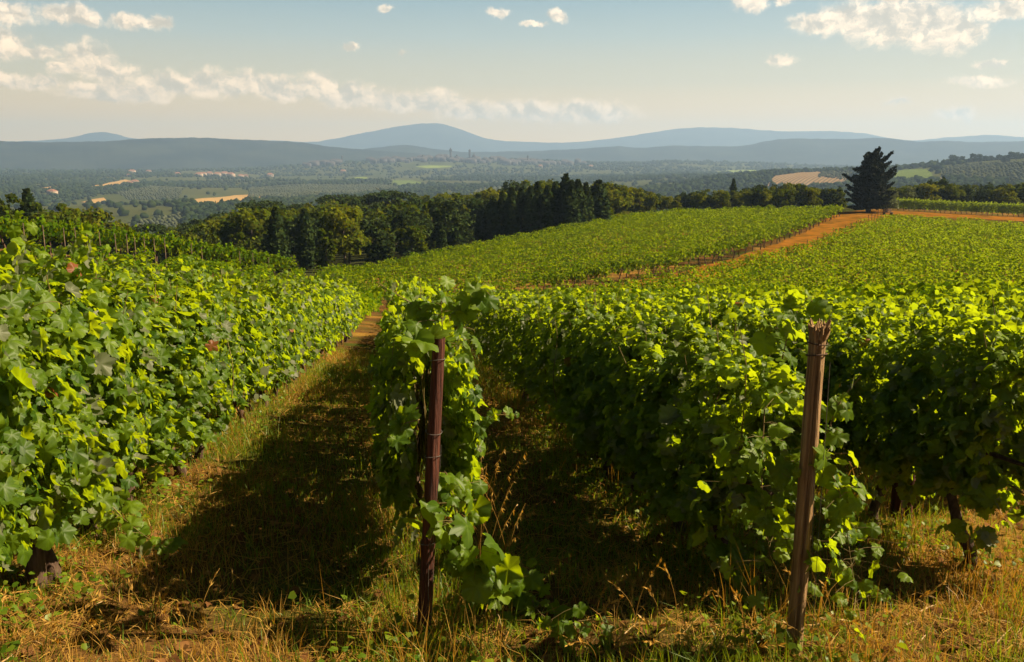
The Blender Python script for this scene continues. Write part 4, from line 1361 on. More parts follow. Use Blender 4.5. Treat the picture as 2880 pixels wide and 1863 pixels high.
gt = np.random.default_rng(51)
TREES = {
    'broadleaf_tree': [(broad_crown('crown', gt, n=1700), trunk_mesh('trunk', gt, 5.0, 0.17, 0.09), 8.0) for _ in range(6)],
    'tall_broadleaf_tree': [(broad_crown('crown', gt, n=1700, H=9.0, W=2.3, lobes=22, zlow=0.0), trunk_mesh('trunk', gt, 6.0, 0.15, 0.08), 9.0) for _ in range(4)],
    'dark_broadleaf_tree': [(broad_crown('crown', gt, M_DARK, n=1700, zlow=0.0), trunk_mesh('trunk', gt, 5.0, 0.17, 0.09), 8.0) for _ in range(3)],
    'umbrella_pine': [(pine_crown('crown', gt), trunk_mesh('trunk', gt, 7.0, 0.22, 0.14, 7, 2.4), 8.8) for _ in range(3)],
    'cypress_tree': [(cypress_crown('crown', gt), trunk_mesh('trunk', gt, 3.0, 0.14, 0.1, 0), 10.2) for _ in range(4)],
    'shrub': [(broad_crown('foliage', gt, n=700, H=2.2, W=1.4, lobes=9, zlow=0.0, s=(0.12, 0.28)), trunk_mesh('stem', gt, 1.0, 0.05, 0.03, 3, 0.5, 5), 2.2) for _ in range(3)],
    'olive_tree': [(broad_crown('crown', gt, M_OLIVE, n=1100, H=4.5, W=2.2, lobes=14, zlow=0.1, s=(0.12, 0.3)), trunk_mesh('trunk', gt, 2.4, 0.2, 0.1, 4, 0.9), 4.5) for _ in range(2)],
}


def tree(kind, p, h, label, group=None, wide=1.0, name=None, cat=None):
    crown, trunk, H = TREES[kind][int(gt.integers(len(TREES[kind])))]
    f = h / H
    root = empty(name or ('broadleaf_tree' if 'broadleaf' in kind else kind), tuple(p), gt.uniform(0, 6.28), (f * wide, f * wide, f))
    tag(root, label, cat or ('shrub' if kind == 'shrub' else 'tree'), group)
    link(crown.name.split('.')[0], crown, root)
    link(trunk.name.split('.')[0], trunk, root)
    return root


def tree_to(kind, px, top, r, label, group=None, wide=1.0, hmin=3.0, hmax=14.0):
    p = at(px, r)
    h = min(hmax, max(hmin, top_at(px, top, r) - p.z))
    return tree(kind, p, h, label, group, wide)


# --- the wood in the ravine beyond the vineyards
SKYL_X = [330, 400, 480, 560, 640, 720, 800, 900, 1000, 1070, 1130, 1250, 1330, 1440, 1540, 1620, 1700, 1760]
SKYL_Y = [700, 668, 622, 605, 585, 565, 572, 562, 552, 545, 545, 532, 535, 512, 500, 512, 512, 530]
FRONT_X = [330, 480, 700, 930, 1150, 1480, 1700, 1760]
FRONT_R = [140, 118, 92, 90, 106, 126, 150, 158]
cand = []
for _ in range(9000):
    px = gt.uniform(340, 1750)
    rf = np.interp(px, FRONT_X, FRONT_R)
    r_ = gt.uniform(rf, 238)
    a = float(px_az(px)); x, y = r_ * math.sin(a), r_ * math.cos(a)
    sp = 4.4 if r_ - rf < 16 else 5.4
    if all((x - c[0]) ** 2 + (y - c[1]) ** 2 > sp * sp for c in cand):
        cand.append((x, y, px, r_, rf))
nf = 0
for (x, y, px, r_, rf) in cand:
    u_ = (r_ - rf) / (238 - rf)
    sky_y = np.interp(px, SKYL_X, SKYL_Y)
    zg = float(gz(x, y))
    front = r_ - rf < 16
    hmax = top_at(px, sky_y + gt.normal(6, 8), r_) - zg
    h = gt.uniform(6.5, 9.5) if not front else gt.uniform(4.5, 8.5)
    h = min(h, hmax) if u_ < 0.55 else min(hmax, 12.0) * gt.uniform(0.9, 1.0)
    if h < 3.0: continue
    if front and 1340 < px < 1700: continue
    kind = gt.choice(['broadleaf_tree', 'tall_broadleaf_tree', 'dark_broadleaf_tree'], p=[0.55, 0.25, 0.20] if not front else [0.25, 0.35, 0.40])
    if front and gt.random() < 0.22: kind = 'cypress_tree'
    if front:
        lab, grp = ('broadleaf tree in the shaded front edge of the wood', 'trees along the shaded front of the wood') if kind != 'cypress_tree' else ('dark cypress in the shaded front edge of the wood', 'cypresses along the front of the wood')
    elif u_ > 0.62:
        lab, grp = 'tree on the skyline at the back of the wood', 'trees along the back of the wood'
    else:
        lab, grp = 'tree in the sunlit middle of the wood in the ravine', 'trees in the middle of the wood'
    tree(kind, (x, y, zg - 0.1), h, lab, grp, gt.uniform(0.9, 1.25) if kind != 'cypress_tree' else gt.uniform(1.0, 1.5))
    nf += 1
print('wood trees', nf)
for (px, top, r_, wide, lab) in [(735, 553, 205, 1.25, 'leftmost of the dark umbrella pines on the skyline of the wood'), (845, 565, 205, 1.0, 'low umbrella pine second from the left on the skyline of the wood'),
                                 (955, 538, 205, 1.3, 'broad dark umbrella pine third from the left above the wood'), (1035, 540, 212, 0.9, 'narrow dark umbrella pine fourth from the left above the wood'),
                                 (1100, 526, 205, 1.35, 'rightmost and highest of the umbrella pines above the wood'), (408, 620, 160, 0.95, 'lone umbrella pine in the gap left of the wood'),
                                 (640, 588, 195, 1.2, 'low umbrella pine on the left slope of the wood')]:
    tree_to('umbrella_pine', px, top, r_, lab, None, wide)
CYP = [(1352, 575, 125), (1385, 552, 123), (1412, 540, 125), (1440, 526, 123), (1466, 528, 125), (1492, 524, 123), (1512, 512, 125), (1540, 522, 123), (1562, 512, 126),
       (1590, 490, 125), (1606, 508, 123), (1626, 506, 125), (1648, 515, 127)]
for k, (px, top, r_) in enumerate(CYP):
    tree_to('cypress_tree', px, top, r_, {9: 'tallest and darkest cypress of the clump at the right end of the wood'}.get(k, 'dark cypress in the tight clump at the right end of the wood'),
            None if k == 9 else 'cypresses of the clump at the end of the wood', 1.45)
tree_to('cypress_tree', 1683, 508, 131, 'broad dark cypress standing apart right of the clump', None, 2.2)
tree_to('tall_broadleaf_tree', 1698, 500, 133, 'yellow-green tree leaning on the broad cypress', None, 0.9)
tree_to('broadleaf_tree', 1155, 628, 101, 'rounded bright tree standing forward of the wood', None, 1.1)
tree_to('cypress_tree', 1240, 625, 106, 'small pointed yellow-green cypress before the wood', None, 1.4)
for k, (px, r_, h) in enumerate([(1700, 134, 1.9), (1725, 136, 2.1), (1752, 139, 2.3), (1775, 143, 2.0), (1000, 84, 1.3), (1045, 87, 1.4), (1090, 90, 1.3), (1135, 92, 1.2), (1300, 103, 1.5), (1340, 106, 1.5)]):
    tree('shrub', at(px, r_), h, 'dark clipped bush at the vineyard corner beside the broad cypress' if k < 4 else 'low dark bramble along the foot of the wood',
         'bushes at the vineyard corner' if k < 4 else 'brambles along the foot of the wood', 1.5)
# --- trees on the left, behind the trellis
for (px, top, r_, kind, wide, lab) in [(-40, 545, 108, 'broadleaf_tree', 1.0, 'tree cut by the left frame edge behind the trellis'), (14, 527, 104, 'tall_broadleaf_tree', 0.9, 'tall tree at the left edge behind the trellis'),
                                       (75, 532, 108, 'cypress_tree', 1.3, 'slim pointed conifer left behind the trellis'), (98, 552, 106, 'tall_broadleaf_tree', 0.7, 'narrow tree right beside the slim conifer behind the trellis'),
                                       (40, 575, 110, 'dark_broadleaf_tree', 1.1, 'dark rounded tree between the left edge and the slim conifer'), (158, 556, 112, 'tall_broadleaf_tree', 1.0, 'pointed tree in the middle of the left trees'),
                                       (128, 588, 108, 'broadleaf_tree', 1.1, 'lower rounded tree in front of the pointed one on the left'), (185, 590, 106, 'broadleaf_tree', 0.9, 'small tree just right of the pointed tree on the left'),
                                       (228, 574, 110, 'broadleaf_tree', 1.2, 'broad round tree towards the right of the left trees'), (268, 585, 111, 'dark_broadleaf_tree', 1.1, 'dark round tree beside the broad one on the left'),
                                       (304, 594, 112, 'broadleaf_tree', 1.0, 'rightmost tall tree of the group behind the trellis'), (335, 640, 118, 'broadleaf_tree', 1.0, 'low tree sloping into the gap right of the left group'),
                                       (370, 672, 122, 'dark_broadleaf_tree', 1.0, 'dark low tree in the gap under the lone umbrella pine'), (415, 680, 128, 'broadleaf_tree', 1.1, 'low tree just above the trellis left of the wood')]:
    tree_to(kind, px, top, r_, lab, None, wide, 2.5)

# --- the treeline behind the hillside vineyard, left of the conifer, and behind the bend
for k in range(62):
    px = 1715 + (2375 - 1715) * (k + gt.uniform(0, 0.8)) / 62
    top = np.interp(px, [1700, 1760, 1830, 1900, 1950, 2000, 2100, 2180, 2280, 2375], [512, 514, 535, 548, 538, 540, 524, 522, 518, 528]) + gt.normal(4, 7)
    tree_to(gt.choice(['broadleaf_tree', 'dark_broadleaf_tree', 'tall_broadleaf_tree'], p=[.45, .35, .2]), px, top, gt.uniform(158, 186),
            'bushy tree in the treeline along the top of the hillside vineyard', 'treeline above the hillside vineyard', 1.15, 2.0)
tree_to('cypress_tree', 2062, 503, 207, 'small dark cypress rising out of the treeline left of the conifer', None, 1.2)
for k in range(40):
    px = 2500 + (2920 - 2500) * (k + gt.uniform(0, 0.8)) / 40
    top = np.interp(px, [2500, 2600, 2640, 2700, 2800, 2860, 2920], [524, 512, 502, 516, 520, 512, 508]) + gt.normal(5, 6)
    tree_to(gt.choice(['broadleaf_tree', 'dark_broadleaf_tree', 'olive_tree'], p=[.55, .35, .1]), px, top, gt.uniform(186, 206),
            'bushy tree in the treeline behind the bend of the track', 'treeline behind the bend of the track', 1.15, 2.0)
tree('olive_tree', at(2497, 160), 4.6, 'pale grey olive tree beside the lone conifer', None, 1.1)
tree('olive_tree', at(2552, 178), 4.4, 'second pale olive tree, just right of the conifer', None, 1.0)
tree('dark_broadleaf_tree', at(2470, 166), 4.0, 'dark bush behind the trunk of the lone conifer', None, 1.2)
tree('dark_broadleaf_tree', at(2352, 166), 4.2, 'dark tree left of the lone conifer at the vineyard edge', None, 1.2)

# --- the lone conifer
gc = np.random.default_rng(61)
pb = at(2446, 157)
HT = top_at(2458, 411, 157) - pb.z
root = empty('conifer_tree', tuple(pb))
tag(root, 'lone dark conifer with a ragged crown where the track bends', 'tree')
b = MB()
q = np.linspace(0, 1, 8)
b.tube(np.stack([0.5 * q ** 2, 0 * q, q * HT * 0.93 - 0.3 * (1 - q)], 1), 0.42 * (1 - q) + 0.05, 9)
PX = 157 / F_PX * 0.935      # metres per photo pixel at the tree
Ps = []; Ns = []; Ts = []; Ss = []


def branch(z0, dx, dyy, ztip, fat, n):
    """foliage along an upswept branch from the trunk at height z0 to a tip"""
    p0 = np.array([0.5 * (z0 / HT) ** 2, 0, z0]); p1 = np.array([dx, dyy, ztip])
    u_ = gc.random(n) ** 0.8
    c = p0 + (p1 - p0) * u_[:, None]
    c[:, 2] += -0.9 * np.sin(u_ * math.pi) * (0.35 if abs(dx) > 1 else 0)
    rad = fat * (1 - u_) ** 0.5 + 0.16
    d = unit(gc.normal(0, 1, (n, 3)))
    Ps.append(c + d * rad[:, None] * gc.uniform(0.5, 1.05, n)[:, None] * (1, 1, 0.75))
    Ns.append(d); Ts.append(np.tile(unit(p1 - p0 + np.array([0, 0, 0.6])), (n, 1)) + gc.normal(0, 0.5, (n, 3))); Ss.append(gc.uniform(0.12, 0.34, n))
    b.tube([p0, (p0 + p1) / 2 - (0, 0, 0.2), p1], [0.10, 0.07, 0.02], 5)


Wp = lambda px: (px - 2446) * PX
Hp = lambda py: (588 - py) * PX * 0.985
def half_width(zz):
    return np.interp(zz / HT, [0.08, 0.14, 0.3, 0.45, 0.6, 0.72, 0.84, 0.93, 1.0], [3.0, 4.1, 4.0, 3.7, 3.3, 2.7, 1.6, 0.6, 0.1])


for k_ in range(190):      # the dense body: drooping boughs all round
    z = HT * (0.10 + 0.84 * gc.random() ** 1.1)
    a = gc.uniform(0, 2 * math.pi)
    L = half_width(z) * gc.uniform(0.5, 0.95)
    if z > HT * 0.86 or (z > HT * 0.66 and 0.5 < math.cos(a) * L < 2.0 and gc.random() < 0.7): continue
    branch(z, math.cos(a) * L, math.sin(a) * L, z + gc.uniform(-0.5, 0.7), gc.uniform(0.45, 0.8), 130)
for (px, py) in [(2458, 411), (2452, 416), (2440, 424), (2430, 436), (2497, 422), (2490, 430), (2482, 434), (2470, 424), (2372, 481), (2380, 486), (2392, 490), (2412, 462), (2422, 450), (2505, 462), (2512, 480),
                 (2508, 470), (2500, 448), (2385, 512), (2376, 528), (2395, 545), (2512, 505), (2509, 530), (2502, 548), (2402, 500)]:
    zt = Hp(py); dx = Wp(px)      # the ragged upturned tips of the outline
    zb = zt - 0.30 * abs(dx) - 0.9
    branch(max(zb, 1.2), dx, gc.normal(0, 0.5), zt, 0.52, 230)
for _ in range(10):      # boughs towards and away from the path
    a = gc.choice([90, 270]) + gc.normal(0, 28)
    z = gc.uniform(1.8, HT * 0.62); L = half_width(z) * 0.9
    branch(z, math.cos(R(a)) * L, math.sin(R(a)) * L, z + gc.uniform(-0.2, 0.8), 0.6, 150)
V, F, ti = leaves(np.concatenate(Ps), np.concatenate(Ns), np.concatenate(Ts), np.concatenate(Ss), 'quad', g=gc)
link('crown', mesh('crown', V, F, M_CONIF, ti), root)
link('trunk', b.mesh('trunk', M_TRUNK, True), root)
# bench under it
pbn = at(2502, 153)
root = empty('bench', tuple(pbn), R(15))
tag(root, 'small dark wooden bench in the shade of the lone conifer', 'bench')
b = MB()
for k_ in range(3): b.box((0, -0.16 + 0.16 * k_, 0.45), (0.85, 0.07, 0.025))
link('seat', b.mesh('seat', M_BARK), root)
b = MB()
for k_ in range(3): b.box((0, 0.27, 0.62 + 0.15 * k_), (0.85, 0.02, 0.06))
link('backrest', b.mesh('backrest', M_BARK), root)
for sx in (-0.7, 0.7):
    b = MB(); b.box((sx, -0.02, 0.21), (0.05, 0.24, 0.214)); b.box((sx, 0.32, 0.5), (0.04, 0.028, 0.5))
    link('leg', b.mesh('leg', M_BARK), root)


# ------------------------------------------------------------------ the far valley
def ico(sub):
    t = (1 + 5 ** 0.5) / 2
    v = unit(np.array([(-1, t, 0), (1, t, 0), (-1, -t, 0), (1, -t, 0), (0, -1, t), (0, 1, t), (0, -1, -t), (0, 1, -t), (t, 0, -1), (t, 0, 1), (-t, 0, -1), (-t, 0, 1)], float))
    f = np.array([(0, 11, 5), (0, 5, 1), (0, 1, 7), (0, 7, 10), (0, 10, 11), (1, 5, 9), (5, 11, 4), (11, 10, 2), (10, 7, 6), (7, 1, 8), (3, 9, 4), (3, 4, 2), (3, 2, 6), (3, 6, 8), (3, 8, 9), (4, 9, 5), (2, 4, 11), (6, 2, 10), (8, 6, 7), (9, 8, 1)])
    for _ in range(sub):
        e = {}; v = list(v); nf_ = []

        def mid(a, b_):
            k_ = (min(a, b_), max(a, b_))
            if k_ not in e:
                e[k_] = len(v); v.append(unit((np.array(v[a]) + np.array(v[b_])) / 2))
            return e[k_]
        for a, b_, c in f:
            x, y, z = mid(a, b_), mid(b_, c), mid(c, a)
            nf_ += [(a, x, z), (b_, y, x), (c, z, y), (x, y, z)]
        f = np.array(nf_); v = np.array(v)
    return v, f


def blobs(name, P, S, sub, m, label, cat, g, hz=1.0, kind='stuff'):
    v, f = ico(sub)
    n = len(P); k = len(v)
    j = g.uniform(0.62, 1.22, (n, k))
    st_ = g.uniform(0.8, 1.3, (n, 1, 3)) * np.array([1, 1, hz])
    V = P[:, None] + v[None] * j[..., None] * st_ * S[:, None, None]
    F_ = (f[None] + (np.arange(n) * k)[:, None, None]).reshape(-1, 3)
    ti = np.repeat(np.clip(g.normal(0.4, 0.25, n), 0, 0.97), k)
    tag(link(name, mesh(name, V.reshape(-1, 3), F_, m, ti)), label, cat, kind=kind)


gf = np.random.default_rng(71)
M_FARW = leaf_mat('far_woodland', (0.008, 0.016, 0.005), (0.030, 0.041, 0.010), (0.03, 0.04, 0.015), (0.05, 0.06, 0.01), 0.15, 0.0)
M_FARO = leaf_mat('far_olives', (0.045, 0.052, 0.027), (0.075, 0.080, 0.038), (0.05, 0.055, 0.03), (0.06, 0.07, 0.03), 0.15, 0.0)


def in_fields(x, y):
    m = np.zeros(len(x), bool)
    for P in FIELDS: m |= inside(x, y, P)
    return m


def scatter(n, r0, r1):
    px = gf.uniform(-120, 3000, n); r_ = np.exp(gf.uniform(math.log(r0), math.log(r1), n))
    a = px_az(px)
    return r_ * np.sin(a), r_ * np.cos(a), r_, px


x, y, r_, px = scatter(2600, 245, 640)
k = (fbm(x / 90, y / 90, 81, 3) > 0.36) & ~in_fields(x, y)
x, y = x[k], y[k]
P = []; S = []
for cx_, cy_ in zip(x, y):
    n = 70; rad = gf.uniform(2.4, 4.2)
    d = unit(gf.normal(0, 1, (n, 3))); d[:, 2] = np.abs(d[:, 2]) - 0.2
    lob = np.round(gf.random((n, 1)) * 3) * np.array([[1.1, 0.7, 0.5]]) * gf.choice([-1, 1])
    P.append(np.array([cx_, cy_, float(gz(cx_, cy_)) + rad * 0.75]) + d * rad + lob * 0.6); S.append(d)
P = np.concatenate(P); D = np.concatenate(S)
V, F, ti = tree_leaves(P, D, gf.uniform(0.7, 1.5, len(P)), gf)
tag(link('valley_woods', mesh('valley_woods', V, F, M_FARW, ti)), 'dark woods on the near slope of the valley', 'woods', kind='stuff')

OLIVES = [[(700, 560), (700, 530), (860, 520), (1100, 522), (1140, 535), (1000, 550), (820, 560)], [(330, 545), (430, 525), (520, 530), (500, 560), (360, 565)],
          [(2300, 500), (2310, 486), (2400, 486), (2400, 510)], [(2640, 500), (2660, 470), (2760, 462), (2900, 462), (2900, 520), (2700, 510)],
          [(360, 660), (400, 620), (520, 600), (520, 640), (440, 670)], [(1320, 560), (1340, 535), (1440, 525), (1440, 560)]]
OW = []
for poly in OLIVES:
    w_ = [hit(a, b_, 300) for a, b_ in poly]; OW.append(np.array([(p.x, p.y) for p in w_]))
x, y, r_, px = scatter(42000, 600, 3300)
den = fbm(x / 260, y / 260, 82, 4)
ol = np.zeros(len(x), bool)
for P_ in OW: ol |= inside(x, y, P_)
k = ((den > 0.425) | (gf.random(len(x)) < 0.05)) & ~in_fields(x, y) & ~ol
x, y, r_ = x[k], y[k], r_[k]
S = gf.uniform(2.6, 5.0, len(x)) * (0.85 + 0.25 * np.clip(r_ / 2500, 0, 1.5))
z = gz(x, y) + S * 0.55
nearm = r_ < 1250
blobs('mixed_woods', np.stack([x, y, z], 1)[nearm], S[nearm], 1, M_FARW, 'mixed woods and hedges across the middle of the valley', 'woods', gf, 1.0)
blobs('distant_woods', np.stack([x, y, z], 1)[~nearm], S[~nearm], 0, M_FARW, 'hazy woods on the far side of the valley', 'woods', gf, 0.95)
x, y, r_, px = scatter(9000, 3300, 5600)
k = gf.random(len(x)) < 0.2 + 0.9 * (fbm(x / 500, y / 500, 83, 3) > 0.45)
x, y, r_ = x[k], y[k], r_[k]
S = gf.uniform(4, 9, len(x))
blobs('plain_woods', np.stack([x, y, gz(x, y) + S * 0.4], 1), S, 0, M_FARW, 'faint woods on the plain before the blue ridges', 'woods', gf, 0.8)
ox = []
for P_ in OW:
    lo, hi_ = P_.min(0), P_.max(0)
    sp = 8.5
    gx, gy = np.meshgrid(np.arange(lo[0], hi_[0], sp), np.arange(lo[1], hi_[1], sp))
    gx = gx.ravel() + gf.normal(0, 0.6, gx.size); gy = gy.ravel() + gf.normal(0, 0.6, gy.size)
    m = inside(gx, gy, P_)
    ox.append(np.stack([gx[m], gy[m]], 1))
ox = np.concatenate(ox)
if len(ox) > 14000: ox = ox[gf.choice(len(ox), 14000, False)]
S = gf.uniform(1.6, 2.7, len(ox))
blobs('olive_grove', np.column_stack([ox, gz(ox[:, 0], ox[:, 1]) + S * 0.6]), S, 0, M_FARO, 'pale grey-green olive groves planted in rows in the valley', 'olive grove', gf, 0.85)

# far single trees: the row of small cypresses by the wheat field, pairs on the ridges
FAR_CROWN = cypress_crown('crown', gf, n=420, H=10.0, W=1.3, m_=M_DARK)
FAR_TRUNK = trunk_mesh('trunk', gf, 2.5, 0.25, 0.2, 0)


def far_cypress(px, base, top, lab, grp, wide=1.0, rmin=300, name='cypress_tree'):
    p = hit(px, base, rmin)
    r_ = math.hypot(p.x, p.y)
    h = max(4.0, top_at(px, top, r_) - p.z)
    root = empty(name, tuple(p), 0, (h / 10 * wide, h / 10 * wide, h / 10))
    tag(root, lab, 'tree', grp)
    link('crown', FAR_CROWN, root); link('trunk', FAR_TRUNK, root)


for k, (px, top) in enumerate([(567, 575), (577, 569), (585, 572), (594, 566), (601, 567), (607, 565), (612, 568), (627, 558), (634, 572), (646, 571), (652, 570), (659, 569), (665, 568), (672, 566), (678, 569), (684, 566)]):
    far_cypress(px, 587, top, 'tallest cypress in the row before the wheat field' if k == 7 else 'small cypress in the row before the wheat field', None if k == 7 else 'cypress row before the wheat field', 0.8)
for (px, base, top, lab) in [(442, 618, 598, 'left one of a pair of cypresses below the wheat field'), (457, 618, 592, 'right one of a pair of cypresses below the wheat field'),
                             (990, 492, 477, 'left one of two dark cypresses on the valley ridge'), (1001, 492, 476, 'right one of two dark cypresses on the valley ridge'),
                             (843, 500, 488, 'single cypress by the red roofed hamlet'), (2082, 478, 460, 'leftmost dark cypress on the ridge left of the conifer'),
                             (2126, 478, 464, 'second dark cypress on the ridge left of the conifer'), (2174, 480, 466, 'third dark cypress on the ridge left of the conifer'), (2326, 478, 464, 'dark cypress on the ridge just left of the conifer')]:
    far_cypress(px, base, top, lab, None, 1.1)
for k, px in enumerate([1242, 1250, 1257, 1263]):
    far_cypress(px, 538, 524 - (k % 2) * 3, 'thin cypress in the file of four beside the valley lane', 'file of four cypresses', 0.6)
for k, px in enumerate([2527, 2534, 2577, 2590, 2596, 2602, 2608, 2636]):
    far_cypress(px, 466, 446 + (k % 3) * 2, 'dark cypress on the right hilltop' if k > 1 else 'dark cypress of the hilltop pair right of the conifer',
                'cypresses on the right hilltop' if k > 1 else 'hilltop pair of cypresses', 1.5)
FAR_ROUND = [(broad_crown('crown', gf, M_DARK, n=500, s=(0.4, 0.9)), trunk_mesh('trunk', gf, 4.0, 0.3, 0.2, 2, 1.0, 5)) for _ in range(2)]
for k, px in enumerate([2660, 2675, 2690, 2704, 2735, 2752, 2770, 2785, 2808, 2831, 2840, 2858, 2874]):
    p = hit(px, 462 - (px - 2650) * 0.03, 300)
    cr, tr_ = FAR_ROUND[k % 2]
    h = gf.uniform(9, 14)
    root = empty('broadleaf_tree', tuple(p), gf.uniform(0, 6), (h / 8, h / 8, h / 8))
    tag(root, 'round dark tree on the crest of the far right hill', 'tree', 'trees along the crest of the right hill')
    link('crown', cr, root); link('trunk', tr_, root)


# --- buildings
def hip_house(name, p, w_, d_, h, rz, label, cat, group=None, roof_h=None, wallm=None, win=False):
    root = empty(name, (p[0], p[1], p[2] - 1.0), rz)
    tag(root, label, cat, group)
    b = MB(); b.box((0, 0, h / 2 + 0.5), (w_ / 2, d_ / 2, h / 2 + 0.5))
    wl = link('wall', b.mesh('wall', wallm or M_WALL), root)
    rh = roof_h or w_ * 0.22
    e = 0.4; z = h + 1.0
    V = [(-w_ / 2 - e, -d_ / 2 - e, z), (w_ / 2 + e, -d_ / 2 - e, z), (w_ / 2 + e, d_ / 2 + e, z), (-w_ / 2 - e, d_ / 2 + e, z), (-w_ / 4, 0, z + rh), (w_ / 4, 0, z + rh)]
    b = MB()
    b.put(V, [[0, 1, 5, 4], [2, 3, 4, 5]]); b.put(V, [[1, 2, 5], [3, 0, 4]]); b.put(V[:4], [[3, 2, 1, 0]])
    link('roof', b.mesh('roof', M_ROOF_T if wallm else M_ROOF), root)
    if win:
        for k_ in range(3):
            b = MB(); b.box(((k_ - 1) * w_ * 0.28, -d_ / 2 - 0.03, h * 0.6 + 1), (w_ * 0.06, 0.05, h * 0.13))
            link('window', b.mesh('window', M_WIN), root)
    return root


for k, (px, py, w_, lab) in enumerate([(148, 549, 16, 'pale farmhouse alone in the trees far left'), (372, 488, 20, 'tall pale house at the right end of the dark wood'), (362, 497, 12, 'small house just below the tall pale house'),
                                       (418, 487, 16, 'ochre house on the ridge right of the dark wood'), (380, 518, 16, 'farmhouse beside the small golden field'), (366, 520, 12, 'left outbuilding of the farm by the golden field'),
                                       (455, 524, 5, 'tiny white shrine-like hut in the olive trees'), (520, 471, 18, 'pale house on the horizon above the hamlet'), (666, 470, 16, 'small pale house on the horizon right of the hamlet'),
                                       (500, 494, 16, 'leftmost red roofed house of the hamlet'), (560, 497, 20, 'white walled house at the left of the hamlet'), (572, 495, 18, 'second house from the left in the hamlet'),
                                       (590, 494, 20, 'middle house of the hamlet with a wide red roof'), (612, 496, 20, 'red house right of the hamlet centre'), (632, 495, 22, 'long red house in the right of the hamlet'),
                                       (650, 498, 22, 'big red roofed house near the right end of the hamlet'), (678, 501, 18, 'orange walled house at the right end of the hamlet'), (692, 499, 14, 'last small house right of the hamlet'),
                                       (435, 478, 14, 'small house on the ridge left above the hamlet'), (760, 498, 20, 'dark farm between hamlet and ridge cypresses'), (965, 487, 18, 'farmhouse under the pair of ridge cypresses'),
                                       (2548, 468, 26, 'long white building on the right hilltop'), (1520, 471, 16, 'pale house below the right part of the town'), (1662, 472, 16, 'white house among far trees right of the town')]):
    p = hit(px, py, 300)
    hip_house('farmhouse', p, w_, w_ * 0.62, w_ * 0.42, gf.uniform(-0.5, 0.5), lab, 'house', win=True)

k = 0
for px in np.concatenate([np.linspace(1044, 1500, 62), np.linspace(860, 935, 9), np.linspace(1500, 1640, 9)]):
    px = px + gf.uniform(-2, 2); r_ = 3450 + gf.uniform(-130, 30)
    p = at(px, r_)
    w_ = gf.uniform(14, 32); h = gf.uniform(9, 17)
    zone = ('in the town left of the slender tower', 'between the two towers of the town', 'in the town right of the striped tower')[0 if px < 1266 else (1 if px < 1324 else 2)]
    if px < 1000: zone = 'by the church left of the town'
    hip_house('town_house', p, w_, w_ * 0.7, h, gf.uniform(-0.6, 0.6), 'hazy brick house ' + zone, 'house', 'houses ' + zone, w_ * 0.2, M_BRICK)
    k += 1


def tower(px, top, base, r_, w_, label, crown='slender'):
    p = at(px, r_)
    p.z = top_at(px, base, r_) - 10
    H = top_at(px, top, r_) - p.z
    root = empty('bell_tower', tuple(p)); tag(root, label, 'tower')
    b = MB()
    if crown == 'slender':
        b.box((0, 0, H * 0.36), (w_ / 2, w_ / 2, H * 0.36)); link('shaft', b.mesh('shaft', M_ROOF_T), root)
        b = MB()
        b.box((0, 0, H * 0.75), (w_ * 0.72, w_ * 0.72, H * 0.03)); b.box((0, 0, H * 0.815), (w_ * 0.66, w_ * 0.66, H * 0.034))
        for a in (-1, 1):
            for c in (-1, 1): b.box((a * w_ * 0.55, c * w_ * 0.55, H * 0.865), (w_ * 0.11, w_ * 0.11, H * 0.0152))
        link('battlement', b.mesh('battlement', M_ROOF_T), root)
        b = MB(); b.box((0, 0, H * 0.9), (w_ * 0.3, w_ * 0.3, H * 0.05)); b.tube([(0, 0, H * 0.95), (0, 0, H)], [w_ * 0.22, 0.1], 6)
        link('belfry', b.mesh('belfry', M_ROOF_T), root)
    else:
        for q_ in range(9):
            b.box((0, 0, H * (0.05 + 0.1 * q_)), (w_ / 2 * (1 + 0.004 * (q_ % 2)), w_ / 2 * (1 + 0.004 * (q_ % 2)), H * 0.049), t=0.9 * (q_ % 2))
        link('shaft', b.mesh('shaft', M_ROOF_T), root)
        b = MB(); b.put([(-w_ / 2, -w_ / 2, H * .9), (w_ / 2, -w_ / 2, H * .9), (w_ / 2, w_ / 2, H * .9), (-w_ / 2, w_ / 2, H * .9), (0, 0, H)], [[0, 1, 4], [1, 2, 4], [2, 3, 4], [3, 0, 4]])
        link('spire', b.mesh('spire', M_ROOF_T), root)


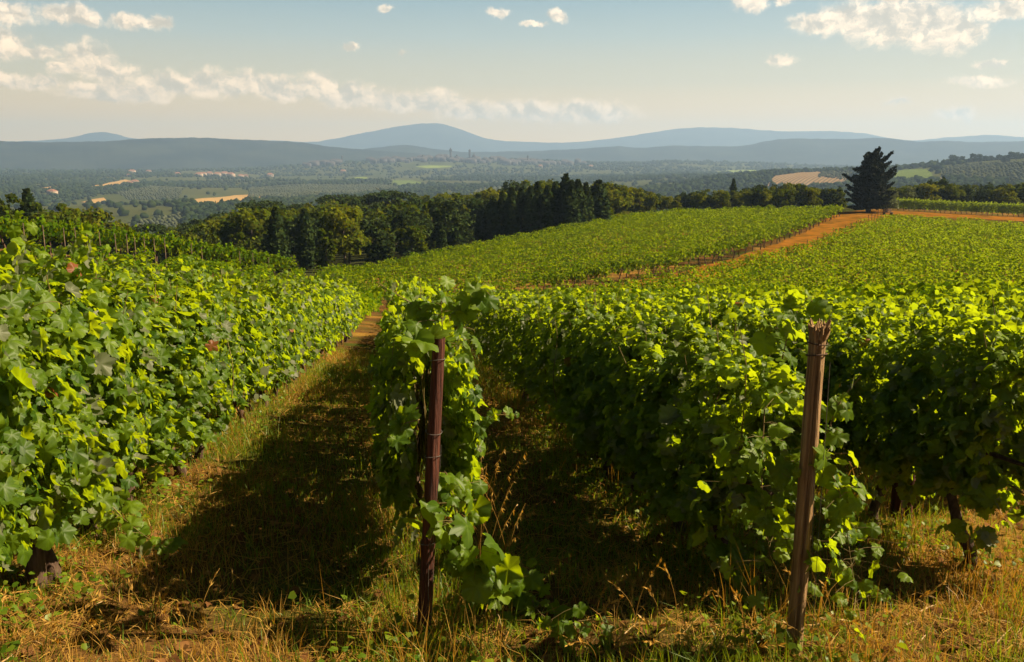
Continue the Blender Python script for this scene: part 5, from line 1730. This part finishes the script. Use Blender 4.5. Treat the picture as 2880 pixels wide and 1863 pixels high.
tower(1269, 415, 446, 3420, 8.0, 'tall slender brick tower with a wider crown on the town skyline')
tower(1322, 419, 446, 3420, 8.0, 'striped bell tower with a pointed top beside the dome', 'spire')
tower(1286, 434, 446, 3420, 5.0, 'short tower between the two tall town towers')
tower(966, 436, 456, 3420, 4.6, 'church tower alone left of the town', 'spire')
tower(1191, 434, 448, 3420, 4.0, 'short stubby tower on the left part of the town')
tower(1484, 435, 456, 3420, 5.5, 'square tower alone on the right end of the town')
tower(1388, 442, 455, 3420, 5.0, 'low tower right of the striped bell tower')
# church with a dome
p = at(1334, 3400); p.z = top_at(1334, 446, 3400) - 8
root = empty('cathedral', tuple(p)); tag(root, 'domed cathedral right beside the striped bell tower', 'church')
hh = top_at(1334, 442, 3400) - p.z
b = MB(); b.box((4, 0, hh / 2), (20, 9, hh / 2)); link('nave', b.mesh('nave', M_BRICK), root)
b = MB(); q = np.linspace(0, 1, 9)
b.tube(np.stack([0 * q, 0 * q, hh + 3.0 + 8 * np.sin(q * math.pi / 2)], 1), 7 * np.cos(q * math.pi / 2 * 0.95), 14)
b.tube([(0, 0, hh), (0, 0, hh + 3.0)], 7.0, 14)
link('dome', b.mesh('dome', M_ROOF_T, True), root)
b = MB(); b.tube([(0, 0, hh + 10.5), (0, 0, hh + 14.5), (0, 0, hh + 17)], [1.6, 1.5, 0.2], 8); link('lantern', b.mesh('lantern', M_BRICK), root)
p = at(948, 3400); p.z = top_at(948, 458, 3400) - 5
hip_house('church', p, 48, 16, top_at(948, 450, 3400) - p.z, 0.1, 'long church hall attached to the lone tower left of town', 'church', None, 5, M_BRICK)

# ------------------------------------------------------------------ haze: one box of pale air round everything
HAZE = 1.5e-4
lo_, hi_ = np.array([-12600, -12600, -140.]), np.array([12600, 12600, 520.])
c = (lo_ + hi_) / 2; h_ = (hi_ - lo_) / 2
b = MB(); b.box(tuple(c), tuple(h_))
m, n = mat('haze_air')
pv = n.add('ShaderNodeVolumePrincipled', {'Color': (0.36, 0.52, 0.80, 1), 'Density': HAZE, 'Anisotropy': 0.2})
n.add('ShaderNodeOutputMaterial', {'Volume': pv.outputs[0]})
m.cycles.homogeneous_volume = True if hasattr(m.cycles, 'homogeneous_volume') else True
hz = link('haze', b.mesh('haze', m))
tag(hz, 'thin pale blue haze filling the valley air', 'haze', kind='stuff')
